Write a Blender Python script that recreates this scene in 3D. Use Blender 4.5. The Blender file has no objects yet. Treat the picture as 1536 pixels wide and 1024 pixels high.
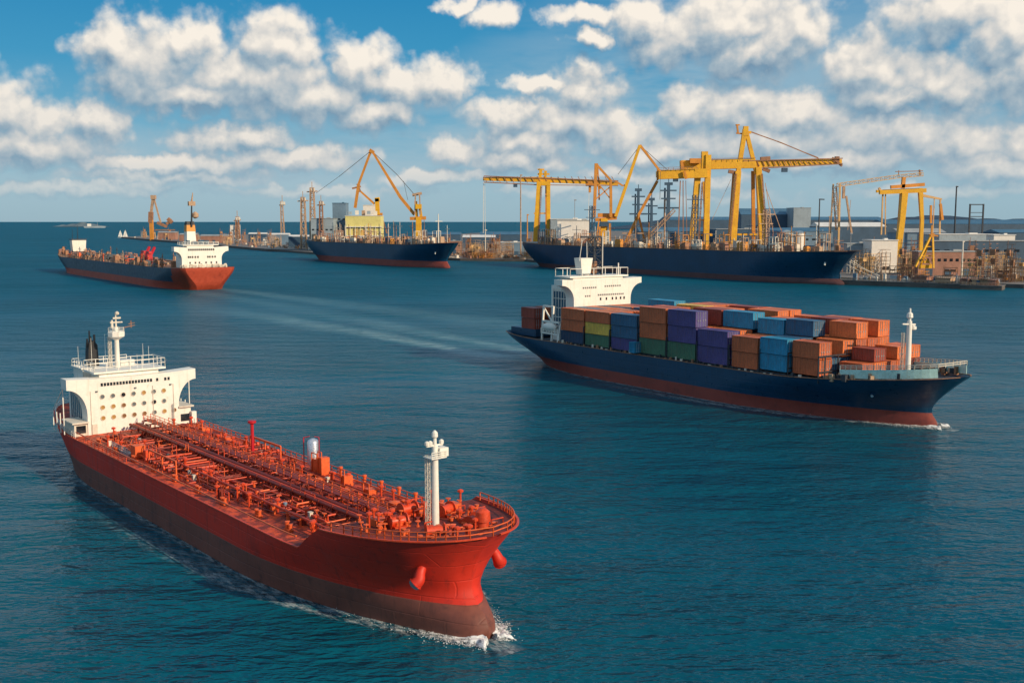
import bpy, math, random
from mathutils import Vector, Matrix
R = math.radians
rnd = random.Random(11)
SC = bpy.context.scene
COL = SC.collection

# ------------------------------------------------------------------ camera
CAM_H = 50.0
cam = bpy.data.cameras.new("camera"); cam.sensor_width = 36.0; cam.lens = 37.5
cam.clip_start = 1.0; cam.clip_end = 200000.0
camo = bpy.data.objects.new("camera", cam); COL.objects.link(camo)
camo.location = (0, 0, CAM_H); camo.rotation_euler = (R(90 - 6.42), 0, 0)
SC.camera = camo

# ------------------------------------------------------------------ light
SUN_AZ = math.atan2(1.0, -0.72)      # compass angle from +Y towards +X
SUN_EL = R(25)
sun = bpy.data.lights.new("sun", 'SUN'); sun.energy = 4.5; sun.angle = R(0.6); sun.color = (1.0, 0.80, 0.56)
suno = bpy.data.objects.new("sun", sun); COL.objects.link(suno)
sd = Vector((math.sin(SUN_AZ) * math.cos(SUN_EL), math.cos(SUN_AZ) * math.cos(SUN_EL), math.sin(SUN_EL)))
suno.rotation_euler = sd.to_track_quat('Z', 'Y').to_euler()
SC.view_settings.view_transform = 'Standard'; SC.view_settings.look = 'None'
SC.view_settings.exposure = 0.0; SC.view_settings.gamma = 1.0
SC.cycles.max_bounces = 6; SC.cycles.transparent_max_bounces = 12
SC.cycles.caustics_reflective = False; SC.cycles.caustics_refractive = False

# ------------------------------------------------------------------ node helper
class NT:
    def __init__(s, tree): s.t = tree; s.n = tree.nodes; s.l = tree.links
    def put(s, sock, v):
        if v is None: return
        if isinstance(v, (int, float)): sock.default_value = v
        elif isinstance(v, (tuple, list)): sock.default_value = tuple(v) if len(v) == len(sock.default_value) else tuple(v) + (1.0,)
        else: s.l.new(v, sock)
    def math(s, op, a, b=None, c=None, clamp=False):
        n = s.n.new("ShaderNodeMath"); n.operation = op; n.use_clamp = clamp
        s.put(n.inputs[0], a); s.put(n.inputs[1], b); s.put(n.inputs[2], c); return n.outputs[0]
    def vmath(s, op, a, b=None, scale=None):
        n = s.n.new("ShaderNodeVectorMath"); n.operation = op
        s.put(n.inputs[0], a); s.put(n.inputs[1], b)
        if scale is not None: s.put(n.inputs['Scale'], scale)
        return n.outputs[0]
    def noise(s, vec, scale, detail=3, rough=0.5, dist=0.0, color=False, dim='3D', w=None):
        n = s.n.new("ShaderNodeTexNoise"); n.noise_dimensions = dim
        if vec is not None: s.l.new(vec, n.inputs['Vector'])
        n.inputs['Scale'].default_value = scale; n.inputs['Detail'].default_value = detail
        n.inputs['Roughness'].default_value = rough; n.inputs['Distortion'].default_value = dist
        return n.outputs['Color' if color else 'Fac']
    def mix(s, f, a, b, blend='MIX'):
        n = s.n.new("ShaderNodeMix"); n.data_type = 'RGBA'; n.blend_type = blend; n.clamp_factor = True
        s.put(n.inputs[0], f); s.put(n.inputs[6], a); s.put(n.inputs[7], b); return n.outputs[2]
    def rng(s, v, a, b, c=0.0, d=1.0, smooth=False):
        n = s.n.new("ShaderNodeMapRange"); n.clamp = True
        if smooth: n.interpolation_type = 'SMOOTHSTEP'
        s.put(n.inputs[0], v); s.put(n.inputs[1], a); s.put(n.inputs[2], b); s.put(n.inputs[3], c); s.put(n.inputs[4], d)
        return n.outputs[0]
    def mapping(s, vec, loc=(0, 0, 0), rot=(0, 0, 0), scale=(1, 1, 1)):
        n = s.n.new("ShaderNodeMapping"); s.l.new(vec, n.inputs[0])
        n.inputs[1].default_value = loc; n.inputs[2].default_value = rot; n.inputs[3].default_value = scale
        return n.outputs[0]
    def sep(s, vec):
        n = s.n.new("ShaderNodeSeparateXYZ"); s.l.new(vec, n.inputs[0]); return n.outputs
    def comb(s, x, y, z):
        n = s.n.new("ShaderNodeCombineXYZ"); s.put(n.inputs[0], x); s.put(n.inputs[1], y); s.put(n.inputs[2], z); return n.outputs[0]
    def ramp(s, f, stops, interp='LINEAR'):
        n = s.n.new("ShaderNodeValToRGB"); n.color_ramp.interpolation = interp
        e = n.color_ramp.elements
        while len(e) < len(stops): e.new(0.5)
        for k, (p, c) in enumerate(stops): e[k].position = p; e[k].color = tuple(c) + (1.0,)
        s.l.new(f, n.inputs[0]); return n.outputs[0]
    def bump(s, h, strength=0.3, dist=1.0, normal=None):
        n = s.n.new("ShaderNodeBump"); n.inputs['Strength'].default_value = strength; n.inputs['Distance'].default_value = dist
        s.l.new(h, n.inputs['Height'])
        if normal is not None: s.l.new(normal, n.inputs['Normal'])
        return n.outputs[0]

def lin(r, g, b):
    f = lambda c: (c / 255.0 / 12.92) if c <= 10.3 else ((c / 255.0 + 0.055) / 1.055) ** 2.4
    return (f(r), f(g), f(b))

# ------------------------------------------------------------------ sky
def sky_world():
    w = bpy.data.worlds.new("World"); SC.world = w; w.cycles.sampling_method = 'MANUAL'; w.cycles.sample_map_resolution = 512; w.use_nodes = True
    T = NT(w.node_tree); T.n.clear()
    out = T.n.new("ShaderNodeOutputWorld"); bg = T.n.new("ShaderNodeBackground"); T.l.new(bg.outputs[0], out.inputs[0])
    ST = 0.1
    bg.inputs[1].default_value = ST
    sky = T.n.new("ShaderNodeTexSky"); sky.sky_type = 'NISHITA'; sky.sun_disc = False
    sky.sun_elevation = SUN_EL; sky.sun_rotation = SUN_AZ; sky.air_density = 1.0; sky.dust_density = 0.6; sky.ozone_density = 2.0
    g = T.n.new("ShaderNodeTexCoord").outputs['Generated']
    x, y, z = T.sep(g)
    az = T.math('MULTIPLY', T.math('ARCTAN2', x, y), 180 / math.pi)
    el = T.math('MULTIPLY', T.math('ARCSINE', z), 180 / math.pi)
    elc = T.math('MAXIMUM', el, 0.0)
    k = 1 / ST
    sc = lambda c: tuple(v * k for v in c)
    # clear-sky tint by elevation over the physical sky
    grad = T.ramp(T.math('DIVIDE', elc, 60.0), [
        (0.0, lin(152, 182, 196)), (0.03, lin(150, 186, 202)), (0.08, lin(104, 168, 198)), (0.135, lin(52, 148, 192)), (0.20, lin(24, 132, 184)), (0.30, lin(36, 150, 202)),
        (0.55, lin(44, 138, 190)), (1.0, lin(92, 134, 168))])
    gk = T.vmath('SCALE', grad, scale=k)
    base = T.mix(0.93, sky.outputs[0], gk)
    # --- cloud field: cumulus masses given by azimuth / elevation
    def pa(px, py):
        a = math.atan((px - 768) / 1610.0)
        return math.degrees(a), math.degrees(math.atan((332 - py) / 1620.0 * math.cos(a)))
    D = 1620 * math.pi / 180   # pixels per degree
    blobs = [(180, 68, 50, 42), (235, 105, 75, 58), (292, 72, 48, 38), (335, 118, 75, 48), (425, 72, 62, 48), (405, 125, 105, 52), (480, 150, 90, 40),
             (545, 108, 55, 40), (600, 130, 60, 36), (665, 132, 50, 34), (560, 170, 75, 26), (300, 148, 130, 28),
             (5, 165, 58, 50), (72, 185, 48, 34), (150, 182, 38, 28), (40, 222, 120, 26), (330, 212, 70, 22), (250, 246, 170, 13), (450, 238, 110, 20), (385, 205, 60, 18),
             (742, 28, 42, 18), (686, 14, 28, 14), (875, 138, 50, 40), (800, 130, 45, 14), (840, 185, 95, 36), (925, 200, 55, 30), (760, 175, 70, 26),
             (690, 228, 45, 24), (762, 240, 55, 24), (825, 246, 55, 20), (790, 215, 80, 22),
             (960, 40, 50, 38), (1010, 62, 75, 42), (1085, 45, 85, 50), (1165, 52, 68, 58), (1130, 88, 85, 34),
             (1300, 110, 75, 50), (1385, 128, 90, 42), (1440, 140, 70, 34), (1340, 148, 110, 24),
             (1410, 30, 90, 44), (1500, 55, 70, 50), (1525, 112, 55, 50), 
             (1100, 165, 105, 34), (1030, 162, 55, 30), (1190, 175, 110, 36), (1130, 215, 170, 30), (990, 232, 80, 20), (1330, 205, 130, 36), (1430, 215, 90, 30),
             (1482, 250, 60, 24), (1515, 215, 45, 32), (1085, 272, 75, 12), (1250, 240, 150, 20), (940, 262, 70, 12), (880, 28, 60, 14), (890, 62, 35, 12),
             (110, 284, 170, 11), (470, 288, 150, 10), (655, 268, 90, 13), (1000, 298, 190, 10), (1420, 286, 150, 12), (260, 266, 150, 12), (860, 284, 110, 10)]
    grp = bpy.data.node_groups.new("cloud_field", 'ShaderNodeTree')
    grp.interface.new_socket("U", in_out='INPUT', socket_type='NodeSocketFloat')
    grp.interface.new_socket("V", in_out='INPUT', socket_type='NodeSocketFloat')
    grp.interface.new_socket("F", in_out='OUTPUT', socket_type='NodeSocketFloat')
    G = NT(grp); gi = G.n.new("NodeGroupInput"); go = G.n.new("NodeGroupOutput")
    U0, V0 = gi.outputs[0], gi.outputs[1]
    p0 = G.comb(U0, V0, 0.0)
    wn = G.noise(p0, 0.55, 4, 0.55, color=True, dim='2D')
    wc = G.vmath('MULTIPLY', G.vmath('SUBTRACT', wn, (0.5, 0.5, 0.5)), (2.6, 1.7, 0.0))
    pw = G.vmath('ADD', p0, wc)
    acc = None
    for (bx, by, rx, ry) in blobs:
        a, e = pa(bx, by)
        n = G.n.new("ShaderNodeVectorMath"); n.operation = 'MULTIPLY_ADD'
        G.put(n.inputs[0], pw); n.inputs[1].default_value = (D / rx, D / ry, 0); n.inputs[2].default_value = (-a * D / rx, -e * D / ry, 0)
        m = G.n.new("ShaderNodeVectorMath"); m.operation = 'LENGTH'; G.l.new(n.outputs[0], m.inputs[0])
        ln = m.outputs['Value']
        acc = ln if acc is None else G.math('SMOOTH_MIN', acc, ln, 0.12)
    acc = G.math('SUBTRACT', 1.20, acc)
    # clouds outside the blobs, overhead and behind
    p1 = G.mapping(p0, scale=(0.05, 0.11, 1.0))
    far = G.math('SUBTRACT', G.math('MULTIPLY', G.noise(p1, 1.0, 2, 0.5, dim='2D'), 4.0), 1.85)
    mask = G.rng(V0, 30.0, 42.0)
    m2 = G.rng(G.math('ABSOLUTE', U0), 26.0, 34.0)
    mm = G.math('MAXIMUM', mask, m2)
    far = G.math('SUBTRACT', far, G.math('MULTIPLY', G.math('SUBTRACT', 1.0, mm), 3.0))
    acc = G.math('MAXIMUM', acc, far)
    pv = G.vmath('ADD', p0, G.vmath('SCALE', wn, scale=0.7))
    def vor(scale):
        v = G.n.new("ShaderNodeTexVoronoi"); v.voronoi_dimensions = '2D'; v.feature = 'F1'; v.inputs['Scale'].default_value = scale
        G.l.new(pv, v.inputs['Vector']); return G.math('SUBTRACT', 0.42, v.outputs[0])
    det = G.math('MULTIPLY', vor(0.62), 0.45)
    det = G.math('ADD', det, G.math('MULTIPLY', vor(1.7), 0.20))
    det = G.math('ADD', det, G.math('MULTIPLY', G.math('SUBTRACT', G.noise(p0, 1.2, 4, 0.52, dim='2D'), 0.5), 0.42))
    G.l.new(G.math('ADD', acc, det), go.inputs[0])
    def field(u, v):
        n = T.n.new("ShaderNodeGroup"); n.node_tree = grp; T.put(n.inputs[0], u); T.put(n.inputs[1], v); return n.outputs[0]
    f0 = field(az, el)
    f1 = field(T.math('ADD', az, 0.22), T.math('ADD', el, 0.62))
    f2 = field(T.math('ADD', az, 0.55), T.math('ADD', el, 1.9))
    dens = T.rng(f0, -0.22, 0.58, smooth=True)
    slope = T.math('SUBTRACT', f0, f1); slope2 = T.math('SUBTRACT', f0, f2)
    lit = T.math('ADD', T.math('MULTIPLY', slope2, 0.25), T.math('MULTIPLY', slope, 0.58))
    lit = T.math('ADD', lit, T.math('SUBTRACT', 0.50, T.math('MULTIPLY', dens, 0.06)), clamp=True)
    elw = T.rng(el, 1.0, 8.5)
    ccol = T.ramp(lit, [(0.0, lin(112, 144, 170)), (0.34, lin(162, 180, 192)), (0.66, lin(214, 212, 208)), (1.0, lin(252, 242, 228))])
    ccol = T.vmath('SCALE', ccol, scale=k)
    lowc = T.mix(lit, sc(lin(140, 168, 186)), sc(lin(222, 218, 212)))
    ccol = T.mix(elw, lowc, ccol)
    dens = T.math('MULTIPLY', dens, T.rng(el, 0.2, 3.0, 0.0, 0.97))
    # thin veil low in the sky
    veil = T.noise(T.mapping(T.comb(az, el, 0.0), scale=(0.10, 0.42, 1)), 1.0, 5, 0.6)
    top = T.rng(az, -8.0, 6.0, 6.0, 15.0)
    veil = T.math('MULTIPLY', T.rng(veil, 0.30, 0.60, smooth=True), T.math('MULTIPLY', T.rng(el, 0.3, 2.6), T.rng(T.math('DIVIDE', el, top), 1.0, 0.5)))
    base2 = T.mix(T.math('MULTIPLY', veil, 0.6), base, sc(lin(168, 190, 202)))
    col = T.mix(dens, base2, ccol)
    T.l.new(col, bg.inputs[0])
sky_world()
# ------------------------------------------------------------------ materials
def paint(name, col, rough=0.55, var=0.18, scale=0.25, rust=None, rust_amt=0.0, streak=0.0, metal=0.0, plates=None, bump=0.0, fine=2.0):
    m = bpy.data.materials.new(name); m.use_nodes = True; T = NT(m.node_tree)
    b = T.n['Principled BSDF']
    co = T.n.new("ShaderNodeTexCoord").outputs['Object']
    n1 = T.noise(co, scale, 4, 0.6); n2 = T.noise(co, scale * fine * 4, 3, 0.6)
    v = T.math('ADD', T.math('MULTIPLY', n1, 0.65), T.math('MULTIPLY', n2, 0.35))
    f = T.rng(v, 0.32, 0.68)
    lo = tuple(c * (1 - var) for c in col); hi = tuple(min(0.9, c * (1 + var)) for c in col)
    c = T.mix(f, lo, hi)
    if rust:
        n3 = T.noise(co, scale * 3.1, 5, 0.65)
        r = T.rng(n3, 0.72 - 0.4 * rust_amt, 0.86 - 0.4 * rust_amt)
        if streak:
            st = T.noise(T.mapping(co, scale=(1.3, 1.3, 0.10)), 1.0, 4, 0.6)
            r = T.math('MAXIMUM', T.math('MULTIPLY', r, 0.7), T.math('MULTIPLY', T.rng(st, 0.56, 0.75), streak))
        c = T.mix(r, c, rust)
    T.put(b.inputs['Base Color'], c)
    T.put(b.inputs['Roughness'], T.rng(n2, 0.3, 0.7, max(0.05, rough - 0.12), min(1, rough + 0.12)))
    b.inputs['Metallic'].default_value = metal
    if plates:
        bt = T.n.new("ShaderNodeTexBrick"); sx = T.sep(co)
        T.l.new(T.comb(sx[0], sx[2], 0.0), bt.inputs['Vector'])
        bt.inputs['Scale'].default_value = 1.0; bt.inputs['Brick Width'].default_value = plates[0]; bt.inputs['Row Height'].default_value = plates[1]
        bt.inputs['Mortar Size'].default_value = 0.09; bt.inputs['Mortar Smooth'].default_value = 0.6
        h = T.math('SUBTRACT', T.math('MULTIPLY', n1, 0.6), bt.outputs['Fac'])
        T.l.new(T.bump(h, 0.5, 0.08), b.inputs['Normal'])
    elif bump:
        T.l.new(T.bump(n2, bump, 0.1), b.inputs['Normal'])
    return m
def glass(name, col, rough=0.08):
    m = bpy.data.materials.new(name); m.use_nodes = True; T = NT(m.node_tree); b = T.n['Principled BSDF']
    co = T.n.new("ShaderNodeTexCoord").outputs['Object']; f = T.noise(co, 0.7, 2, 0.5)
    T.put(b.inputs['Base Color'], T.mix(f, tuple(c * 0.6 for c in col), tuple(c * 1.3 for c in col)))
    b.inputs['Roughness'].default_value = rough; b.inputs['IOR'].default_value = 1.5
    return m
RUST = (0.16, 0.055, 0.022)
M = dict(
    tanker_red=paint("tanker hull red", (0.60, 0.026, 0.008), 0.58, 0.16, 0.06, (0.22, 0.018, 0.010), 0.30, 0.6, plates=(7.0, 2.2)),
    tanker_boot=paint("tanker boot brown", (0.2, 0.062, 0.042), 0.6, 0.22, 0.15, (0.07, 0.03, 0.025), 0.4, 0.6, plates=(7.0, 1.9)),
    deck_red=paint("tanker deck red", (0.72, 0.082, 0.017), 0.65, 0.3, 0.16, (0.19, 0.022, 0.009), 0.74),
    deck_dark=paint("tanker deck dark", (0.2, 0.022, 0.009), 0.7, 0.5, 0.22, (0.10, 0.022, 0.012), 0.5),  # darker red than the main deck, mottled by noise
    pipe_red=paint("red pipe paint", (0.62, 0.058, 0.014), 0.5, 0.3, 0.4, RUST, 0.3),
    pipe_dark=paint("dark red pipe paint", (0.2, 0.018, 0.008), 0.55, 0.35, 0.4, RUST, 0.3),
    pipe_orange=paint("orange pipe paint", (0.74, 0.115, 0.024), 0.5, 0.25, 0.4, RUST, 0.2),
    bright_red=paint("bright red paint", (0.50, 0.012, 0.022), 0.45, 0.15, 0.5),
    white=paint("ship white", (0.80, 0.765, 0.69), 0.5, 0.08, 0.3, (0.58, 0.48, 0.36), 0.24, 0.6),
    white_dirty=paint("weathered white", (0.66, 0.60, 0.50), 0.6, 0.14, 0.3, (0.40, 0.28, 0.18), 0.3, 0.5),
    cream=paint("cream paint", (0.72, 0.66, 0.56), 0.55, 0.1, 0.3, (0.45, 0.33, 0.22), 0.2, 0.3),
    grey=paint("grey steel", (0.30, 0.31, 0.32), 0.5, 0.2, 0.5, RUST, 0.2),
    silver=paint("silver tank", (0.62, 0.66, 0.72), 0.32, 0.1, 0.6, metal=0.7),
    dark=paint("dark steel", (0.035, 0.040, 0.050), 0.5, 0.4, 0.5),
    black=paint("funnel black", (0.010, 0.011, 0.014), 0.6, 0.4, 0.5),
    navy=paint("navy hull", (0.004, 0.046, 0.105), 0.38, 0.22, 0.07, (0.008, 0.022, 0.042), 0.3, 0.4, plates=(8.0, 2.4)),
    navy_grey=paint("blue grey hull", (0.030, 0.060, 0.100), 0.45, 0.25, 0.05, (0.06, 0.05, 0.05), 0.3, 0.4, plates=(12.0, 3.5)),
    boot_red=paint("boot topping red", (0.27, 0.050, 0.034), 0.6, 0.22, 0.12, (0.12, 0.035, 0.028), 0.4, 0.5),
    boot_orange=paint("boot topping orange red", (0.42, 0.060, 0.026), 0.55, 0.2, 0.08, (0.2, 0.03, 0.02), 0.3, 0.4),
    boot_brown=paint("boot topping brown", (0.11, 0.045, 0.045), 0.65, 0.22, 0.12, (0.07, 0.03, 0.028), 0.4, 0.5),
    deck_green=paint("green screen paint", (0.5, 0.76, 0.66), 0.5, 0.25, 0.4, (0.30, 0.28, 0.2), 0.35, 0.3),
    deck_blue=paint("dark deck paint", (0.06, 0.08, 0.10), 0.7, 0.4, 0.3, RUST, 0.35),
    glass_blue=glass("blue tinted glass", (0.04, 0.10, 0.16)), glass_dark=glass("dark glass", (0.012, 0.018, 0.026)),
    glass_grey=glass("grey glass", (0.13, 0.15, 0.16), 0.2), glass_amber=glass("amber glass", (0.42, 0.24, 0.08), 0.25), glass_brown=glass("brown glass", (0.22, 0.11, 0.05), 0.25),
    crane_yellow=paint("crane yellow", (0.82, 0.40, 0.016), 0.5, 0.22, 0.10, (0.40, 0.17, 0.03), 0.34, 0.6),
    crane_orange=paint("crane orange", (0.62, 0.25, 0.035), 0.55, 0.2, 0.10, (0.28, 0.12, 0.04), 0.3, 0.35),
    crane_pale=paint("pale crane paint", (0.62, 0.38, 0.16), 0.6, 0.2, 0.10, (0.40, 0.22, 0.10), 0.3, 0.3),
    rust_steel=paint("rusty steel", (0.33, 0.16, 0.085), 0.7, 0.35, 0.15, (0.18, 0.08, 0.05), 0.4),
    tan_steel=paint("tan steel", (0.46, 0.30, 0.19), 0.7, 0.3, 0.15, (0.25, 0.14, 0.09), 0.4),
    cable=paint("cable", (0.10, 0.09, 0.08), 0.6, 0.2, 1.0),
    concrete=paint("quay concrete", (0.16, 0.15, 0.145), 0.85, 0.3, 0.04, (0.13, 0.11, 0.10), 0.4, bump=0.3),
    quay_side=paint("quay side", (0.11, 0.095, 0.085), 0.85, 0.35, 0.06, (0.05, 0.045, 0.04), 0.4, 0.5),
    wall_pale=paint("pale rendered wall", (0.8, 0.75, 0.68), 0.75, 0.09, 0.05, (0.46, 0.38, 0.30), 0.22, 0.45),
    wall_blue=paint("blue grey cladding", (0.14, 0.22, 0.30), 0.6, 0.2, 0.05, (0.10, 0.14, 0.19), 0.3, 0.3),
    wall_steel=paint("steel cladding", (0.28, 0.34, 0.38), 0.55, 0.2, 0.05, (0.18, 0.2, 0.22), 0.3, 0.3),
    wall_dark=paint("dark blue cladding", (0.040, 0.085, 0.14), 0.6, 0.25, 0.05, (0.03, 0.05, 0.08), 0.3, 0.3),
    wall_yellow=paint("yellow cladding", (0.70, 0.62, 0.22), 0.6, 0.15, 0.08, (0.5, 0.5, 0.3), 0.2, 0.3),
    wall_brick=paint("reddish cladding", (0.34, 0.17, 0.12), 0.75, 0.3, 0.08, (0.2, 0.12, 0.1), 0.3, 0.3),
    roof_grey=paint("roof sheet", (0.33, 0.34, 0.34), 0.6, 0.2, 0.08, (0.24, 0.2, 0.17), 0.3),
    hazed_island=paint('hazed island', (0.12, 0.17, 0.20), 0.95, 0.3, 0.004),  # pale blue-grey: the haze of distance is painted into the island colour
    roof_white=paint("white roof sheet", (0.70, 0.68, 0.64), 0.6, 0.12, 0.08, (0.5, 0.42, 0.34), 0.2),
    roof_blue=paint("blue roof sheet", (0.06, 0.14, 0.22), 0.55, 0.2, 0.08, (0.05, 0.09, 0.13), 0.3),
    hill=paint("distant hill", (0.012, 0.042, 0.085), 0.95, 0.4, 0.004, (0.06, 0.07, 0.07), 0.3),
    sail=paint("white sail", (0.8, 0.78, 0.72), 0.8, 0.06, 0.3),
)
CONT = {'rust orange': (0.54, 0.130, 0.046), 'dark red': (0.30, 0.055, 0.032), 'bright orange': (0.70, 0.18, 0.05), 'steel blue': (0.035, 0.115, 0.21),
        'sky blue': (0.025, 0.25, 0.42), 'purple': (0.085, 0.065, 0.21), 'green': (0.065, 0.16, 0.095), 'yellow': (0.78, 0.46, 0.08), 'navy': (0.018, 0.045, 0.10)}
CM = {k: paint(k + " container", v, 0.5, 0.28, 0.30, RUST, 0.34, 0.6) for k, v in CONT.items()}

# ------------------------------------------------------------------ mesh builder
class MB:
    def __init__(s): s.v = []; s.f = []; s.mi = []
    def add(s, vs, fs, mi=0):
        o = len(s.v); s.v.extend(tuple(v) for v in vs); s.f.extend([tuple(i + o for i in f) for f in fs]); s.mi.extend([mi] * len(fs)); return s
    def box(s, c, d, rz=0.0, mi=0, top=(1, 1)):
        hx, hy, hz = d[0] / 2, d[1] / 2, d[2] / 2; cs, sn = math.cos(rz), math.sin(rz); vs = []
        for k, z in enumerate((-hz, hz)):
            tx, ty = (1, 1) if k == 0 else top
            for x, y in ((-hx, -hy), (hx, -hy), (hx, hy), (-hx, hy)):
                x2, y2 = x * tx, y * ty; vs.append((c[0] + x2 * cs - y2 * sn, c[1] + x2 * sn + y2 * cs, c[2] + z))
        return s.add(vs, [(3, 2, 1, 0), (4, 5, 6, 7), (0, 1, 5, 4), (1, 2, 6, 5), (2, 3, 7, 6), (3, 0, 4, 7)], mi)
    def frame(s, a, b):
        d = (Vector(b) - Vector(a)); L = d.length
        if L < 1e-6: d = Vector((0, 0, 1))
        d.normalize(); up = Vector((0, 0, 1)) if abs(d.z) < 0.95 else Vector((0, 1, 0))
        u = d.cross(up).normalized(); w = u.cross(d).normalized(); return u, w
    def bar(s, a, b, w, h=None, mi=0, w2=None, h2=None):
        h = w if h is None else h; w2 = w if w2 is None else w2; h2 = h if h2 is None else h2
        u, n = s.frame(a, b); vs = []
        for p, ww, hh in ((Vector(a), w, h), (Vector(b), w2, h2)):
            for i, j in ((-1, -1), (1, -1), (1, 1), (-1, 1)): vs.append(p + u * (i * ww / 2) + n * (j * hh / 2))
        return s.add(vs, [(0, 1, 2, 3), (7, 6, 5, 4), (4, 5, 1, 0), (5, 6, 2, 1), (6, 7, 3, 2), (7, 4, 0, 3)], mi)
    def tube(s, a, b, r, r2=None, n=8, mi=0):
        r2 = r if r2 is None else r2; u, w = s.frame(a, b); vs = []
        for p, rr in ((Vector(a), r), (Vector(b), r2)):
            for k in range(n):
                t = 2 * math.pi * k / n; vs.append(p + u * (math.cos(t) * rr) + w * (math.sin(t) * rr))
        fs = [(k, k + n, (k + 1) % n + n, (k + 1) % n) for k in range(n)] + [tuple(range(n)), tuple(range(2 * n - 1, n - 1, -1))]
        return s.add(vs, fs, mi)
    def hose(s, pts, radii, n=18, mi=0):
        """a bent pipe as one skin"""
        V = [Vector(p) for p in pts]; rows = []; u0 = None
        for i, p in enumerate(V):
            d = (V[min(i + 1, len(V) - 1)] - V[max(i - 1, 0)]).normalized()
            u = (u0 - d * u0.dot(d)).normalized() if u0 is not None else s.frame((0, 0, 0), d)[0]
            u0 = u; w = d.cross(u); rows.append([p + u * (math.cos(2 * math.pi * k / n) * radii[i]) + w * (math.sin(2 * math.pi * k / n) * radii[i]) for k in range(n)])
        return s.grid(rows, mi, close=True)
    def path(s, pts, r, n=6, mi=0):
        for a, b in zip(pts[:-1], pts[1:]): s.tube(a, b, r, n=n, mi=mi)
        return s
    def lathe(s, c, prof, n=16, mi=0):
        vs = []; fs = []
        for (r, z) in prof:
            for k in range(n):
                t = 2 * math.pi * k / n; vs.append((c[0] + r * math.cos(t), c[1] + r * math.sin(t), c[2] + z))
        for i in range(len(prof) - 1):
            for k in range(n): fs.append((i * n + k, i * n + (k + 1) % n, (i + 1) * n + (k + 1) % n, (i + 1) * n + k))
        m = len(prof) - 1
        fs.append(tuple(range(n - 1, -1, -1))); fs.append(tuple(range(m * n, m * n + n)))
        return s.add(vs, fs, mi)
    def prism(s, poly, x0, x1, mi=0, axis='x'):
        n = len(poly); vs = []
        for x in (x0, x1):
            for (p, q) in poly: vs.append((x, p, q) if axis == 'x' else ((p, x, q) if axis == 'y' else (p, q, x)))
        fs = [(k, (k + 1) % n, (k + 1) % n + n, k + n) for k in range(n)] + [tuple(range(n - 1, -1, -1)), tuple(range(n, 2 * n))]
        return s.add(vs, fs, mi)
    def grid(s, rows, mi=0, close=False):
        n = len(rows[0]); vs = [p for r in rows for p in r]; fs = []
        for i in range(len(rows) - 1):
            for k in range(n - 1 if not close else n):
                fs.append((i * n + k, i * n + (k + 1) % n, (i + 1) * n + (k + 1) % n, (i + 1) * n + k))
        return s.add(vs, fs, mi)
    def lattice(s, a, b, w, h, r, bays, mi=0, w2=None, h2=None):
        """a four-chord truss from a to b"""
        w2 = w if w2 is None else w2; h2 = h if h2 is None else h2
        u, n = s.frame(a, b); A, B = Vector(a), Vector(b); P = []
        for k in range(bays + 1):
            t = k / bays; c = A.lerp(B, t); ww = w + (w2 - w) * t; hh = h + (h2 - h) * t
            P.append([c + u * (i * ww / 2) + n * (j * hh / 2) for i, j in ((-1, -1), (1, -1), (1, 1), (-1, 1))])
        for c in range(4): s.bar(P[0][c], P[-1][c], r * 2, mi=mi)
        for k in range(bays):
            for c in range(4):
                s.bar(P[k][c], P[k][(c + 1) % 4], r * 1.1, mi=mi)
                q = (c, (c + 1) % 4) if k % 2 == 0 else ((c + 1) % 4, c)
                s.bar(P[k][q[0]], P[k + 1][q[1]], r * 1.1, mi=mi)
        for c in range(4): s.bar(P[-1][c], P[-1][(c + 1) % 4], r * 1.1, mi=mi)
        return s
    def rail(s, pts, h=1.1, sp=2.0, r=0.045, bars=3, mi=0):
        for a, b in zip(pts[:-1], pts[1:]):
            A, B = Vector(a), Vector(b); L = (B - A).length; n = max(1, int(round(L / sp)))
            for k in range(n + 1):
                p = A.lerp(B, k / n); s.bar(p, p + Vector((0, 0, h)), r * 2, mi=mi)
            for j in range(bars):
                z = Vector((0, 0, h * (j + 1) / bars)); s.bar(A + z, B + z, r * 1.8, mi=mi)
        return s
    def mesh(s, name, mats, smooth=None):
        me = bpy.data.meshes.new(name); me.from_pydata(s.v, [], s.f)
        if not isinstance(mats, (list, tuple)): mats = [mats]
        for m in mats: me.materials.append(m)
        if len(mats) > 1: me.polygons.foreach_set('material_index', s.mi)
        if smooth is not None:
            me.polygons.foreach_set('use_smooth', [True] * len(me.polygons)); me.set_sharp_from_angle(angle=R(smooth))
        me.update(); return me
    def build(s, name, mats, parent=None, loc=(0, 0, 0), smooth=None):
        return link(name, s.mesh(name, mats, smooth), parent, loc)
def link(name, me, parent=None, loc=(0, 0, 0), rz=0.0):
    o = bpy.data.objects.new(name, me); COL.objects.link(o); o.parent = parent; o.location = loc; o.rotation_euler = (0, 0, rz); return o
def tag(o, label=None, cat=None, group=None, kind=None):
    if label: o['label'] = label
    if cat: o['category'] = cat
    if group: o['group'] = group
    if kind: o['kind'] = kind
    return o
def thing(name, label, cat, loc=(0, 0, 0), rz=0.0, group=None):
    return tag(link(name, None, None, loc, rz), label, cat, group)

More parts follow.
